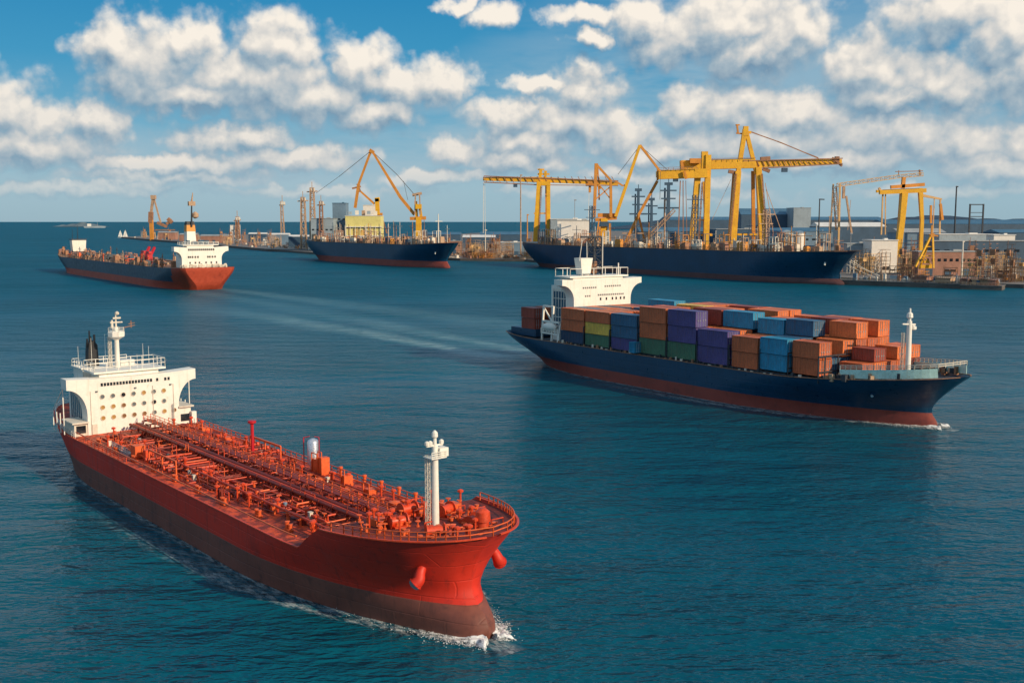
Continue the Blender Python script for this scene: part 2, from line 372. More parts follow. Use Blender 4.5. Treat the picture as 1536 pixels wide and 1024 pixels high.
# ------------------------------------------------------------------ hull
def interp(tab, z):
    if z <= tab[0][0]: return tab[0][1]
    for (a, va), (b, vb) in zip(tab[:-1], tab[1:]):
        if z <= b:
            t = (z - a) / (b - a); return va + (vb - va) * t
    return tab[-1][1]
def smooth_tab(tab, n=6):
    """Catmull-Rom refinement of a profile table"""
    out = []
    for i in range(len(tab) - 1):
        p = [tab[max(0, i - 1)], tab[i], tab[i + 1], tab[min(len(tab) - 1, i + 2)]]
        for k in range(n):
            t = k / n; y = 0.5 * ((2 * p[1][1]) + (-p[0][1] + p[2][1]) * t + (2 * p[0][1] - 5 * p[1][1] + 4 * p[2][1] - p[3][1]) * t * t + (-p[0][1] + 3 * p[1][1] - 3 * p[2][1] + p[3][1]) * t ** 3)
            out.append((tab[i][0] + (tab[i + 1][0] - tab[i][0]) * t, y))
    return out + [tab[-1]]
class Hull:
    def __init__(s, L, B, zd, boot, stem, stern, E, Eb, pa, pb, Es, tw, ztop, bulb=None):
        s.L, s.B, s.zd, s.boot = L, B, zd, boot
        s.stem, s.stern = smooth_tab(stem), smooth_tab(stern)
        s.E, s.Eb, s.pa, s.pb, s.Es, s.tw, s.ztop, s.bulb = E, Eb, pa, pb, Es, tw, ztop, bulb
    def hb(s, x, z):
        t = min(1.0, max(0.0, z / s.zd)); ts = t * t * (3 - 2 * t)
        E = s.E + (s.Eb - s.E) * ts
        p = s.pa + (s.pb - s.pa) * ts; pr_ = 1.15 + 0.85 * ts
        db = interp(s.stem, z) - x; q = min(1.0, max(0.0, db / E))
        bow = (1 - (1 - q) ** p) ** (1 / pr_)
        y = s.B / 2 * bow
        if s.bulb and z < s.bulb[1]:
            rb = s.bulb[0] * math.sqrt(max(0.0, 1 - (max(z, 0) / s.bulb[1]) ** 2)); q2 = min(1.0, max(0.0, db / s.bulb[2]))
            yb = rb * math.sqrt(1 - (1 - q2) ** 2); y = (y ** 3 + yb ** 3) ** (1 / 3.0); y = min(y, s.B / 2)
        ds = x - interp(s.stern, z); Es = s.Es[0] + (s.Es[1] - s.Es[0]) * ts; tw = s.tw[0] + (s.tw[1] - s.tw[0]) * ts
        q = min(1.0, max(0.0, ds / Es)); st = tw + (1 - tw) * math.sqrt(1 - (1 - q) ** 2)
        return y * st
    def xb(s, z): return interp(s.stem, z)
    def xs(s, z): return interp(s.stern, z)
    def edge(s, u, dz=0.0, inset=0.0):
        z = s.ztop(u) + dz; x = s.xs(z) + u * (s.xb(z) - s.xs(z)); return x, max(0.0, s.hb(x, z) - inset), z
    def us(s, n):
        us = []
        for k in range(n + 1):
            t = k / n; us.append(0.45 * t + 0.55 * (0.5 - 0.5 * math.cos(math.pi * t)))
        return us
    def build(s, parent, mats, n=110, name='hull', extra=()):
        us = sorted(set(s.us(n)) | set(extra)); mb = MB()
        low = [-3.0, -1.2, 0.0, s.boot * 0.2, s.boot * 0.4, s.boot * 0.6, s.boot * 0.8, s.boot]
        ws = [0.0, 0.1, 0.2, 0.32, 0.45, 0.58, 0.7, 0.82, 0.91, 1.0]
        def ring(lv, side):
            row = []
            for u in us:
                zt = s.ztop(u); z = lv if lv is not None else 0
                row.append(z)
            return row
        def pt(u, z, side):
            x = s.xs(z) + u * (s.xb(z) - s.xs(z)); return (x, side * s.hb(x, z), z)
        for side in (-1, 1):
            rows = [[pt(u, z, side) for u in us] for z in low]
            if side == 1: rows = rows[::-1]
            mb.grid(rows, mi=1)
            rows = [[pt(u, s.boot + w * (s.ztop(u) - s.boot), side) for u in us] for w in ws]
            if side == 1: rows = rows[::-1]
            mb.grid(rows, mi=0)
        # stern plate
        for lv, mi in ((low, 1), ([s.boot + w * (s.ztop(0) - s.boot) for w in ws], s_mi(s))):
            rows = [[pt(0, z, -1), pt(0, z, 0), pt(0, z, 1)] for z in lv][::-1]
            mb.grid(rows, mi=mi)
        return mb.build(name, mats, parent, smooth=35)
    def deck(s, parent, mat, dz, u0=0.0, u1=1.0, n=60, name='deck', inset=0.12, extra=()):
        mb = MB(); us = [u0 + (u1 - u0) * u for u in s.us(n)]; rows = []
        for u in us:
            x, y, z = s.edge(u, dz, inset); rows.append([(x, -y, z), (x, -y * 0.5, z + 0.12), (x, 0, z + 0.16), (x, y * 0.5, z + 0.12), (x, y, z)])
        mb.grid(rows[::-1]); return mb.build(name, mat, parent)
def s_mi(h): return getattr(h, 'stern_mi', 0)
def ship_frame(bx, by, hd, L):
    """base point of a ship whose stem meets the water at bx,by; local x runs forward from midship"""
    h = Vector((math.sin(R(hd)), -math.cos(R(hd)))); c = Vector((bx, by)) - h * (L / 2)
    return (c.x, c.y, 0.0), math.atan2(h.y, h.x)
# ------------------------------------------------------------------ red tanker
def rep(name, me, parent, spots):
    """the same part in several places (shared mesh)"""
    out = []
    for sp in spots:
        o = link(name, me, parent, sp[:3], sp[3] if len(sp) > 3 else 0.0); out.append(o)
    return out
def disc_mesh(name, r, t, mat, n=14, rim=None):
    mb = MB(); mb.tube((-t, 0, 0), (t * 0.6, 0, 0), r, n=n)
    if rim:
        for k in range(n):
            a, b = 2 * math.pi * k / n, 2 * math.pi * (k + 1) / n
            mb.bar((t * 0.6, r * math.cos(a), r * math.sin(a)), (t * 0.6, r * math.cos(b), r * math.sin(b)), 0.09, mi=1)
        return mb.mesh(name, [mat, rim])
    return mb.mesh(name, mat)
def wing_profile(yb, yw, z0, zarc, zw, ztop, dip=0.4, n=9):
    """front outline of a bridge: block, curved brackets, wings"""
    pts = [(-yb, z0), (yb, z0), (yb, zarc)]
    for k in range(1, n + 1):
        t = math.pi / 2 * k / n; pts.append((yb + (yw - yb) * (1 - math.cos(t)), zarc + (zw - zarc) * math.sin(t)))
    pts += [(yw, ztop), (yw * 0.55, ztop - dip * 0.8), (0, ztop - dip), (-yw * 0.55, ztop - dip * 0.8), (-yw, ztop)]
    for k in range(n, 0, -1):
        t = math.pi / 2 * k / n; pts.append((-(yb + (yw - yb) * (1 - math.cos(t))), zarc + (zw - zarc) * math.sin(t)))
    pts.append((-yb, zarc)); return pts

def tanker():
    L = 140.0; loc, rz = ship_frame(-3.22, 124.0, 39.3, L)
    t = thing('tanker_ship', 'red tanker with cluttered orange red deck and white round windowed bridge', 'ship', loc, rz)
    def ztop(u):
        if u < 0.845: return 7.9 + 2.6 * max(0.0, (0.16 - u) / 0.16) ** 1.6
        if u < 0.872: return 7.9 + (u - 0.845) / 0.027 * 3.9
        return 11.8 + 1.3 * ((u - 0.872) / 0.128) ** 1.3
    H = Hull(L, 25.0, 12.0, 3.8, [(-4, 68.5), (-1.5, 69.9), (0, 70.5), (1.5, 70.7), (3, 69.6), (4.4, 67.8), (6, 67.3), (8, 67.7), (10, 68.8), (12, 70.4), (13.5, 72.0)],
             [(-4, -64), (0, -67), (4, -69.6), (7, -71.2), (10, -72.2)], 46, 21, 1.9, 2.0, (34, 22), (0.05, 0.42), ztop, bulb=(2.7, 5.0, 4.2))
    H.build(t, [M['tanker_red'], M['tanker_boot']], 120, extra=(0.8449, 0.8451, 0.8719, 0.8721))
    H.deck(t, M['deck_red'], -0.06, 0.0, 0.8449)
    MB().box((2, -4.2, 8.03), (84, 4.6, 0.12)).build('dark_deck_strip', M['deck_dark'], t)  # thin dark red strip laid along the deck
    H.deck(t, M['deck_dark'], -0.4, 0.872, 0.999, name='forecastle_deck')
    MB().box((49.6, 0, 9.4), (0.25, 20.6, 3.0)).build('forecastle_bulkhead', M['deck_dark'], t)
    # rubbing edge along the top of the hull
    for side in (-1, 1):
        for (ua, ub) in ((0.01, 0.844), (0.873, 0.9995)):
            mb = MB()
            us = [ua + (ub - ua) * k / 40 for k in range(41)]
            P = [(H.edge(u)[0], side * H.edge(u)[1], H.edge(u)[2]) for u in us]
            for a, b in zip(P[:-1], P[1:]): mb.bar(a, b, 0.30, 0.16)
            mb.build('gunwale', M['pipe_red'], t)
    dk = lambda x: 7.95
    # bridge ------------------------------------------------------------
    fx = -46.0
    s = MB().prism(wing_profile(9.3, 13.1, 7.7, 12.0, 17.2, 19.3), fx - 3.4, fx).build('superstructure', M['white'], t)
    MB().box((fx - 8.4, 0, 12.6), (9.9, 17.4, 9.6)).build('deckhouse', M['white'], s)
    for side in (-1, 1): MB().box((fx - 8.2, side * 8.76, 13.2), (7.6, 0.12, 6.6)).build('side_window', M['glass_blue'], s)
    mb = MB()
    for side in (-1, 1):
        for k in range(7): mb.bar((fx - 4.6 - k * 1.2, side * 8.84, 9.8), (fx - 4.6 - k * 1.2, side * 8.84, 16.7), 0.14)
        for k in range(4): mb.bar((fx - 3.2 - k * 2.3, side * 12.9, 8.0), (fx - 3.2 - k * 2.3, side * 12.9, 17.3 if k < 1 else 12.0), 0.16)
        mb.bar((fx - 3.2, side * 12.9, 17.2), (fx - 10.2, side * 12.9, 12.0), 0.12)
    mb.build('wing_post', M['white'], s)
    mats = ['glass_grey', 'glass_grey', 'glass_dark', 'glass_grey', 'glass_amber', 'glass_grey', 'glass_amber', 'glass_amber', 'glass_amber', 'glass_brown', 'glass_grey', 'glass_grey', 'glass_dark', 'glass_grey',
            'glass_amber', 'glass_amber', 'glass_brown', 'glass_brown', 'glass_brown', 'glass_grey', 'glass_amber', 'glass_brown']
    pm = {k: disc_mesh('porthole', 0.46, 0.08, M[k], rim=M['white_dirty']) for k in set(mats)}
    for k in range(22):
        r, c = divmod(k, 7)
        if k == 21: r, c = 2, 7
        link('porthole', pm[mats[k]], s, (fx + 0.06, -6.3 + 2.08 * c, 15.35 - 2.15 * r))
    wm = MB().box((0, 0, 0), (0.12, 0.44, 0.62)).mesh('bridge_window', M['glass_dark'])
    rep('bridge_window', wm, s, [(fx + 0.02, -6.3 + 0.62 * k, 17.75) for k in range(17)] + [(fx + 0.02, 4.9, 17.75), (fx + 0.02, 6.6, 17.75), (fx + 0.02, 7.3, 17.75)])
    mb = MB(); mb.box((fx + 0.1, -8.0, 9.0), (0.14, 1.0, 2.0)); mb.build('door', M['white_dirty'], s)
    for y in (-8.6, 3.9, 8.2): MB().tube((fx + 0.1, y, 8.0), (fx + 0.1, y, 16.6), 0.06).build('drain_pipe', M['white_dirty'], s)
    MB().lattice((fx + 0.2, 7.9, 8.0), (fx + 0.2, 7.9, 12.4), 0.5, 0.2, 0.025, 12).build('ladder', M['grey'], s)
    for y in (-7.4, 0.3, 7.6): MB().box((fx + 0.15, y, 16.5), (0.3, 0.4, 0.25)).build('flood_light', M['glass_grey'], s)
    # roof deck with railings
    mb = MB(); mb.box((fx - 4.6, 0, 19.9), (6.6, 14.6, 0.35)); mb.box((fx - 4.6, 0, 19.25), (5.0, 12.0, 1.0)); mb.build('wheelhouse_roof', M['white'], t)
    MB().rail([(fx - 1.4, -7.2, 20.05), (fx - 1.4, 7.2, 20.05), (fx - 7.8, 7.2, 20.05), (fx - 7.8, -7.2, 20.05), (fx - 1.4, -7.2, 20.05)], 1.9, 2.4, 0.055, 2).build('railing', M['white'], t)
    mb = MB(); mb.box((fx - 12.2, -1.5, 18.6), (6.0, 11.0, 2.6)); mb.box((fx - 9.5, 2.0, 20.5), (2.2, 3.0, 1.4)); mb.box((fx - 12.2, -1.5, 20.0), (6.8, 11.8, 0.22)); mb.build('funnel_deck', M['white'], t)
    MB().rail([(fx - 9.0, -7.2, 20.1), (fx - 15.4, -7.2, 20.1), (fx - 15.4, 4.2, 20.1)], 1.4, 1.6, 0.05, 2).build('railing', M['white'], t)
    # funnel and antennas
    f = MB().prism([(-5.1, 20.0), (-2.9, 20.0), (-3.1, 24.4), (-3.7, 25.4), (-4.8, 24.9), (-5.0, 22.8)], fx - 13.4, fx - 11.4).build('funnel', M['black'], t)
    mb = MB()
    for (dx, y, h, r) in ((-12.0, -3.5, 2.0, 0.22), (-12.6, -4.3, 2.8, 0.16), (-12.2, -4.9, 1.2, 0.2), (-13.2, -3.9, 1.5, 0.2)): mb.tube((fx + dx, y, 24.0), (fx + dx, y, 24.6 + h), r)
    mb.build('exhaust_pipe', M['black'], f)
    mb = MB()
    for (dx, y, h) in ((-5.5, 4.2, 4.8), (-5.0, 5.2, 4.2), (-12.0, -6.9, 4.4), (-9.5, -5.0, 6.2), (-9.5, -2.2, 6.8), (-4.0, 2.4, 2.8)): mb.tube((fx + dx, y, 20.0), (fx + dx, y, 20.0 + h), 0.05, 0.03)
    mb.build('whip_antenna', M['white'], t)
    # radar mast
    m = MB().tube((fx - 6.5, -0.8, 20), (fx - 6.5, -0.8, 28.4), 0.52, 0.44, 14).build('radar_mast', M['white'], t, smooth=40)
    mb = MB(); mb.lathe((fx - 6.5, -0.8, 26.5), [(0.5, -0.7), (1.7, 0.0), (1.75, 0.9), (1.3, 1.1), (0.3, 1.1)], 8)
    mb.rail([(fx - 6.5 + 1.6 * math.cos(a), -0.8 + 1.6 * math.sin(a), 27.4) for a in [k * math.pi / 4 for k in range(9)]], 0.9, 1.2, 0.04, 2)
    mb.build('mast_platform', M['white'], m)
    mb = MB(); mb.tube((fx - 6.5, -0.8, 28.2), (fx - 6.5, -0.8, 31.4), 0.22, 0.12); mb.bar((fx - 6.5, -2.0, 29.4), (fx - 6.5, 0.5, 29.4), 0.4, 0.25); mb.bar((fx - 6.2, -1.5, 30.3), (fx - 6.2, 0.1, 30.3), 0.3, 0.35)
    mb.tube((fx - 6.5, -1.6, 28.3), (fx - 6.5, -1.6, 29.9), 0.3, 0.22); mb.lathe((fx - 6.5, -0.5, 30.8), [(0.1, 0), (0.45, 0.25), (0.45, 0.6), (0.1, 0.85)], 8)
    mb.build('radar_scanner', M['white_dirty'], m)
    mb = MB(); mb.bar((fx - 6.5, 0.6, 28.2), (fx - 6.5, 3.1, 28.6), 0.14); mb.bar((fx - 6.5, 2.3, 28.1), (fx - 6.5, 2.3, 29.6), 0.14); mb.bar((fx - 6.5, 1.7, 28.9), (fx - 6.5, 3.1, 29.1), 0.12)
    mb.build('yard_arm', M['rust_steel'], m)
    mb = MB(); mb.lattice((fx - 7.5, -1.9, 20), (fx - 7.5, -1.9, 26.4), 0.7, 0.5, 0.04, 12); mb.build('ladder', M['white_dirty'], m)
    # houses beside the bridge
    for side, mt in ((1, 'white'), (-1, 'white_dirty')):
        y = side * 10.6
        hz = 3.6 if side > 0 else 2.6
        h = MB().box((fx - 3.2, y, 7.8 + hz / 2), (6.0, 2.6, hz)).build('side_house', M[mt], t)
        MB().box((fx - 3.0, y + side * 0.2, 7.95 + hz), (6.8, 3.2, 0.3)).build('roof', M['white_dirty'], h)
        MB().box((fx - 0.14, y, 9.2), (0.12, 1.8, 1.5)).build('window', M['glass_dark'], h)
    MB().box((fx + 0.3, 12.2, 9.2), (1.1, 1.0, 2.4)).build('locker', M['white'], t)
    for k in range(14): MB().box((fx - rnd.uniform(12, 21), rnd.uniform(-7, 7), 9.3), (rnd.uniform(0.6, 2.2), rnd.uniform(0.6, 2), rnd.uniform(0.8, 2.6))).build('deck_locker', M['dark'], t)
    P = []
    for k in range(24):
        u = 0.002 + 0.19 * k / 23; x, y, z = H.edge(u, 0, 0.3); P.append((x, -y, z))
    P2 = [(x, -y, z) for (x, y, z) in P]
    MB().rail(P[::-1], 1.1, 1.8, 0.045, 3).rail(P2, 1.1, 1.8, 0.045, 3).rail([P[0], P2[0]], 1.1, 1.8, 0.045).build('stern_railing', M['white'], t)
    # deck ---------------------------------------------------------------
    z0 = 7.98
    reds = [M['pipe_red'], M['pipe_dark'], M['pipe_orange'], M['pipe_red']]
    # pipe rack down the middle with a walkway on top
    mb = MB()
    for k in range(23):
        x = -43 + k * 4.0
        for y in (-1.9, 0.6, 3.0): mb.bar((x, y, z0), (x, y, z0 + 1.9), 0.18)
        mb.bar((x, -2.1, z0 + 1.2), (x, 3.2, z0 + 1.2), 0.22); mb.bar((x, 0.3, z0 + 2.0), (x, 3.2, z0 + 2.0), 0.2)
    mb.build('pipe_rack', M['pipe_dark'], t)
    for (y, z, r) in ((-1.7, 1.5, 0.26), (-1.05, 1.5, 0.2), (-0.4, 1.55, 0.28), (0.15, 1.5, 0.16)):
        x1 = 47 - abs(y) * 0.5
        MB().path([(-44.0, y, z0 + z), (x1, y, z0 + z), (x1 + 1.2, y - 0.5, z0 + 0.6)], r, 8).build('cargo_pipe', rnd.choice(reds), t, smooth=50)
    mb = MB(); mb.box((1.6, 1.75, z0 + 2.16), (91, 1.5, 0.10)); mb.build('catwalk', M['pipe_dark'], t)
    MB().rail([(-44, 1.0, z0 + 2.2), (47, 1.0, z0 + 2.2)], 1.0, 2.5, 0.05, 2).rail([(-44, 2.5, z0 + 2.2), (47, 2.5, z0 + 2.2)], 1.0, 2.5, 0.05, 2).build('catwalk_railing', M['pipe_orange'], t)
    # lesser lines near the sides
    for (y, xa, xb_, z, r) in ((-7.6, -14, 46, 1.5, 0.16), (-7.1, -14, 46, 1.05, 0.12), (-4.4, -40, 40, 0.5, 0.2), (-5.2, -34, 10, 0.5, 0.15), (5.4, -42, 44, 0.6, 0.2), (6.2, -42, 30, 0.6, 0.14), (8.2, -42, 42, 0.7, 0.18), (10.4, -40, 40, 0.9, 0.13), (-9.0, -40, -16, 0.6, 0.14), (4.3, -40, 44, 0.5, 0.22)):
        MB().path([(xa, y, z0 + 0.1), (xa + 0.5, y, z0 + z), (xb_ - 0.5, y, z0 + z), (xb_, y, z0 + 0.1)], r, 7).build('deck_pipe', rnd.choice(reds), t, smooth=50)
    mb = MB()
    for k in range(16): mb.bar((-13 + 3.9 * k, -7.35, z0), (-13 + 3.9 * k, -7.35, z0 + 1.6), 0.2); mb.bar((-13 + 3.9 * k, -7.9, z0 + 0.95), (-13 + 3.9 * k, -6.8, z0 + 0.95), 0.16)
    mb.build('pipe_support', M['pipe_orange'], t)
    for k in range(48):
        x = -41 + k * 1.85 + rnd.uniform(-1, 1); ya = rnd.uniform(-9.5, -3.5); yb = rnd.choice([-1.5, 4.4, 8.2, 5.4, -2.0]); z = rnd.uniform(0.3, 1.1)
        MB().path([(x, ya, z0), (x, ya, z0 + z), (x, yb, z0 + z), (x, yb, z0 + 1.3)], rnd.choice([0.07, 0.1, 0.14]), 7).build('cross_pipe', rnd.choice(reds), t, smooth=50)
    # thin dark red patches laid on the deck between the lines
    for k in range(16):
        x = -38 + k * 5.3; y = rnd.choice([-8.0, -5.0, -3.4, 5.6, 7.8]); MB().box((x, y, z0 + 0.10), (rnd.uniform(2.5, 5.0), rnd.uniform(1.2, 2.6), 0.2)).build('dark_deck_patch', M['deck_dark'], t)
    for k in range(64):
        x = -41 + k * 1.36 + rnd.uniform(-.8, .8); y = rnd.uniform(-10.5, 10); hh = rnd.uniform(1.2, 3.0); mb = MB().bar((x, y, z0), (x, y, z0 + hh), 0.10); q = rnd.uniform(1.0, 3.5)
        mb.bar((x + q, y, z0), (x + q, y, z0 + hh), 0.10).bar((x, y, z0 + hh), (x + q, y, z0 + hh), 0.10).bar((x, y, z0 + hh * 0.55), (x + q, y, z0 + hh * 0.55), 0.08).build('pipe_frame', rnd.choice(reds), t)
    for k in range(84):
        x = rnd.uniform(-42, 34); y = rnd.uniform(-10.2, 10); L_ = rnd.uniform(5, 16); z = rnd.uniform(0.15, 0.9)
        MB().path([(x, y, z0), (x, y, z0 + z), (x + L_ * 0.5, y, z0 + z), (x + L_ * 0.5, y + rnd.choice([-1.2, 1.2]), z0 + z), (x + L_, y + rnd.uniform(-1.2, 1.2), z0 + z)], rnd.choice([0.07, 0.1, 0.13]), 6).build('thin_pipe', rnd.choice(reds), t, smooth=50)
    hm = MB().lathe((0, 0, 0), [(0.75, 0), (0.75, 0.75), (0.9, 0.78), (0.9, 0.9), (0.4, 1.05), (0.05, 1.1)], 14).mesh('tank_hatch', M['pipe_orange'], 40)
    hm2 = MB().lathe((0, 0, 0), [(0.75, 0), (0.75, 0.75), (0.9, 0.78), (0.9, 0.9), (0.4, 1.05), (0.05, 1.1)], 14).mesh('tank_hatch', M['pipe_dark'], 40)
    for k in range(9):
        for y in (-6.1, 7.0): link('tank_hatch', rnd.choice([hm, hm2]), t, (-39 + k * 9.4 + rnd.uniform(-2, 2), y + rnd.uniform(-1, 1), z0))
    vm = MB().tube((0, 0, 0), (0, 0, 1.9), 0.14).lathe((0, 0, 1.8), [(0.12, 0), (0.42, 0.1), (0.42, 0.34), (0.1, 0.5)], 8).mesh('vent_post', M['pipe_red'])
    for k in range(44): link('vent_post', vm, t, (rnd.uniform(-41, 44), rnd.choice([-10, -8.6, -6.4, -3.3, 3.8, 6.0, 7.6, 9.4]) + rnd.uniform(-.4, .4), z0), 0)
    vv = MB().tube((0, 0, 0), (0, 0, 1.15), 0.09).tube((0, 0, 0.15), (0, 0, 0.6), 0.22).tube((-0.36, 0, 1.15), (0.36, 0, 1.15), 0.07).lathe((0, 0, 1.1), [(0.36, 0), (0.36, 0.08)], 10).mesh('valve', M['pipe_orange'])
    for k in range(64): link('valve', vv, t, (rnd.uniform(-42, 46), rnd.uniform(-10, 10), z0), rnd.uniform(0, 3))
    bm_ = MB().box((0, 0, 0.1), (1.7, 0.7, 0.2)).lathe((-0.5, 0, 0.2), [(0.25, 0), (0.22, 0.6), (0.32, 0.62), (0.32, 0.75)], 10).lathe((0.5, 0, 0.2), [(0.25, 0), (0.22, 0.6), (0.32, 0.62), (0.32, 0.75)], 10).mesh('bollard', M['pipe_orange'])
    for k in range(9):
        for y in (-10.6, 10.6): link('bollard', bm_, t, (-36 + k * 9.3, y * (1 if k < 7 else 0.9), z0))
    bx = [MB().box((0, 0, h / 2), (w, d, h)).box((0, 0, h + 0.06), (w * 1.08, d * 1.08, 0.12)).tube((w * 0.3, 0, h), (w * 0.3, 0, h + 0.7), 0.08).mesh('deck_box', m_) for (w, d, h, m_) in
          ((1.2, 0.8, 0.8, M['pipe_orange']), (0.8, 1.4, 1.1, M['pipe_red']), (1.8, 0.9, 0.6, M['pipe_dark']), (0.6, 0.6, 1.5, M['pipe_dark']))]
    for k in range(22): link('deck_box', rnd.choice(bx), t, (rnd.uniform(-42, 46), rnd.choice([-1, 1]) * rnd.uniform(3.6, 10.0), z0), rnd.choice([0, 0, 1.57]))
    for k in range(9):
        x, y = rnd.uniform(-40, 44), rnd.choice([-1, 1]) * rnd.uniform(3.8, 9.8); MB().box((x, y, z0 + 0.45), (0.6, 0.5, 0.9)).box((x, y, z0 + 0.95), (0.7, 0.6, 0.1)).build('fire_box', M['white_dirty'], t)
    for k in range(7):
        x, y = rnd.uniform(-40, 44), rnd.choice([-1, 1]) * rnd.uniform(3.8, 9.8); MB().lathe((x, y, z0), [(0.3, 0), (0.32, 0.1), (0.3, 0.45), (0.32, 0.8), (0.29, 0.9)], 12).build('drum', M[rnd.choice(['grey', 'dark', 'wall_blue'])], t)
    for k in range(5):
        x, y = -38 + k * 17, rnd.choice([-6.5, 6.8]); MB().hose([(x + 0.5 * q + 0.3 * math.sin(q * 1.3), y + 0.8 * math.sin(q * 0.7), z0 + 0.15) for q in range(16)], [0.09] * 16, 6).build('hose', M['dark'], t, smooth=60)
    # manifold amidships and cargo lines across the deck
    for k in range(6):
        x = -12 + k * 2.0
        MB().path([(x, -10.2, z0 + 1.1), (x, 10.2, z0 + 1.1)], 0.15, 9).tube((x, -10.6, z0 + 1.1), (x, -10.2, z0 + 1.1), 0.42).tube((x, 10.2, z0 + 1.1), (x, 10.6, z0 + 1.1), 0.42).build('manifold_pipe', reds[k % 2], t, smooth=50)
    for y in (-9.5, 9.5):
        mb = MB()
        for x in (-13, -7, -1): mb.bar((x, y, z0), (x, y, z0 + 2.6), 0.22)
        mb.bar((-13, y, z0 + 2.6), (-1, y, z0 + 2.6), 0.26); mb.build('manifold_frame', M['pipe_orange'], t)
    MB().box((-20, -8.8, z0 + 1.1), (2.2, 2.0, 2.2)).build('deck_locker', M['pipe_orange'], t); MB().box((-16.8, -8.2, z0 + 0.9), (1.2, 1.6, 1.8)).build('deck_locker', M['pipe_red'], t)
    dt = MB().box((-25.5, -9.4, z0 + 0.25), (8.5, 1.6, 0.5)); dt.rail([(-29.5, -10.2, z0 + 0.5), (-21.5, -10.2, z0 + 0.5)], 0.9, 0.8, 0.05, 2); dt.build('drip_tray', M['grey'], t)
    for (x, y, h, w) in ((13.5, 9.0, 3.0, 1.8), (15.5, 8.9, 3.6, 1.2), (23, 8.8, 2.0, 1.0), (31, 8.2, 1.5, 1.6), (-33, 9.2, 1.2, 1.8), (-22, 9.0, 1.1, 2.0)):
        mb = MB(); mb.box((x, y, z0 + h / 2), (w, 1.4, h)); mb.bar((x - w / 2, y - 0.8, z0), (x - w / 2, y - 0.8, z0 + h + 1), 0.14); mb.bar((x + w / 2, y - 0.8, z0), (x + w / 2, y - 0.8, z0 + h + 1), 0.14); mb.bar((x - w / 2, y - 0.8, z0 + h + 1), (x + w / 2, y - 0.8, z0 + h + 1), 0.14)
        mb.build('pump_house', M['pipe_orange'], t)
    # hose derrick, red post and silver vent tank
    mb = MB(); mb.tube((-5.8, 5.9, z0), (-5.8, 5.9, z0 + 6.4), 0.34, 0.3); mb.lathe((-5.8, 5.9, z0 + 6.1), [(0.3, 0), (0.75, 0.25), (0.75, 0.6), (0.2, 0.7)], 10)
    mb.v = [(x - 0.7, y + 0.9, z) for (x, y, z) in mb.v]; mb.build('derrick_post', M['bright_red'], t, smooth=40)
    v = MB().lathe((10.6, 9.6, z0), [(0.5, 0), (0.5, 1.4), (0.95, 1.5), (0.98, 5.2), (0.8, 5.6), (0.3, 5.85), (0.05, 5.9)], 20).build('vent_tank', M['silver'], t, smooth=40)
    MB().path([(9.2, 8.6, z0), (9.2, 8.6, z0 + 5.9), (10.1, 9.2, z0 + 6.2)], 0.09).path([(11.6, 10.2, z0 + 1), (11.6, 10.2, z0 + 6.1), (10.8, 9.8, z0 + 6.2)], 0.07).build('vent_pipe', M['bright_red'], v)
    # side railings
    for side in (-1, 1):
        P = []
        for k in range(44):
            u = 0.20 + 0.64 * k / 43; x, y, z = H.edge(u, 0, 0.35); P.append((x, side * y, z))
        if side == 1:
            MB().rail(P, 1.25, 2.2, 0.06, 2).build('side_railing', M['pipe_orange'], t)
        else:
            MB().rail(P[2:14], 0.9, 2.2, 0.05, 2).build('side_railing', M['pipe_red'], t)
    mb = MB()
    for a, b in zip(P[:-1], P[1:]):
        mb.tube((a[0], -a[1] - 0.2, a[2] + 1.35), (b[0], -b[1] - 0.2, b[2] + 1.35), 0.12)
    mb.build('rail_pipe', M['pipe_orange'], t)
    pp = MB().tube((0, 0, 0), (0, 0, 1.5), 0.26).lathe((0, 0, 1.4), [(0.2, 0), (0.36, 0.06), (0.36, 0.3), (0.1, 0.36)], 10).mesh('rail_post', M['pipe_orange'])
    for x in (16, 23.5, 28.5, 33.5, 38, 43): link('rail_post', pp, t, (x, H.hb(x, 8) - 0.8, z0))
    # forecastle -----------------------------------------------------------
    zf = 11.55
    fm = MB().tube((60.6, -0.6, zf), (60.6, -0.6, zf + 10.6), 0.50, 0.40, 16).build('foremast', M['white'], t, smooth=40)
    mb = MB(); mb.lattice((60.1, -1.4, zf), (60.1, -1.4, zf + 9.4), 0.5, 0.4, 0.03, 18); mb.build('ladder', M['white_dirty'], fm)
    mb = MB(); mb.box((60.6, 0.35, zf + 9.8), (1.4, 1.3, 1.1)); mb.box((60.6, -0.6, zf + 9.2), (1.9, 2.3, 0.12)); mb.rail([(61.5, -1.7, zf + 9.2), (61.5, 0.5, zf + 9.2)], 0.8, 0.8, 0.04); mb.build('mast_platform', M['white'], fm)
    mb = MB(); mb.tube((60.6, -0.6, zf + 10.4), (60.6, -0.6, zf + 12.2), 0.26, 0.2); mb.bar((60.6, -1.9, zf + 10.7), (60.6, 0.6, zf + 10.7), 0.2)
    for y in (-1.8, -1.3, 0.4): mb.lathe((60.6, y, zf + 10.7), [(0.1, 0), (0.3, 0.12), (0.3, 0.5), (0.1, 0.65)], 8)
    mb.lathe((60.6, -0.6, zf + 11.6), [(0.2, 0), (0.42, 0.2), (0.38, 0.7), (0.1, 1.0)], 10)
    mb.build('mast_light', M['white'], fm)
    wi = MB().box((0, 0, 0.25), (2.2, 1.6, 0.5)).tube((0, -1.1, 1.0), (0, 1.1, 1.0), 0.62, n=12).tube((0, -1.2, 1.0), (0, -1.05, 1.0), 0.95, n=12).tube((0, 1.05, 1.0), (0, 1.2, 1.0), 0.95, n=12).box((-1.2, 0, 0.7), (0.7, 0.9, 1.0)).mesh('winch', M['pipe_red'], 40)
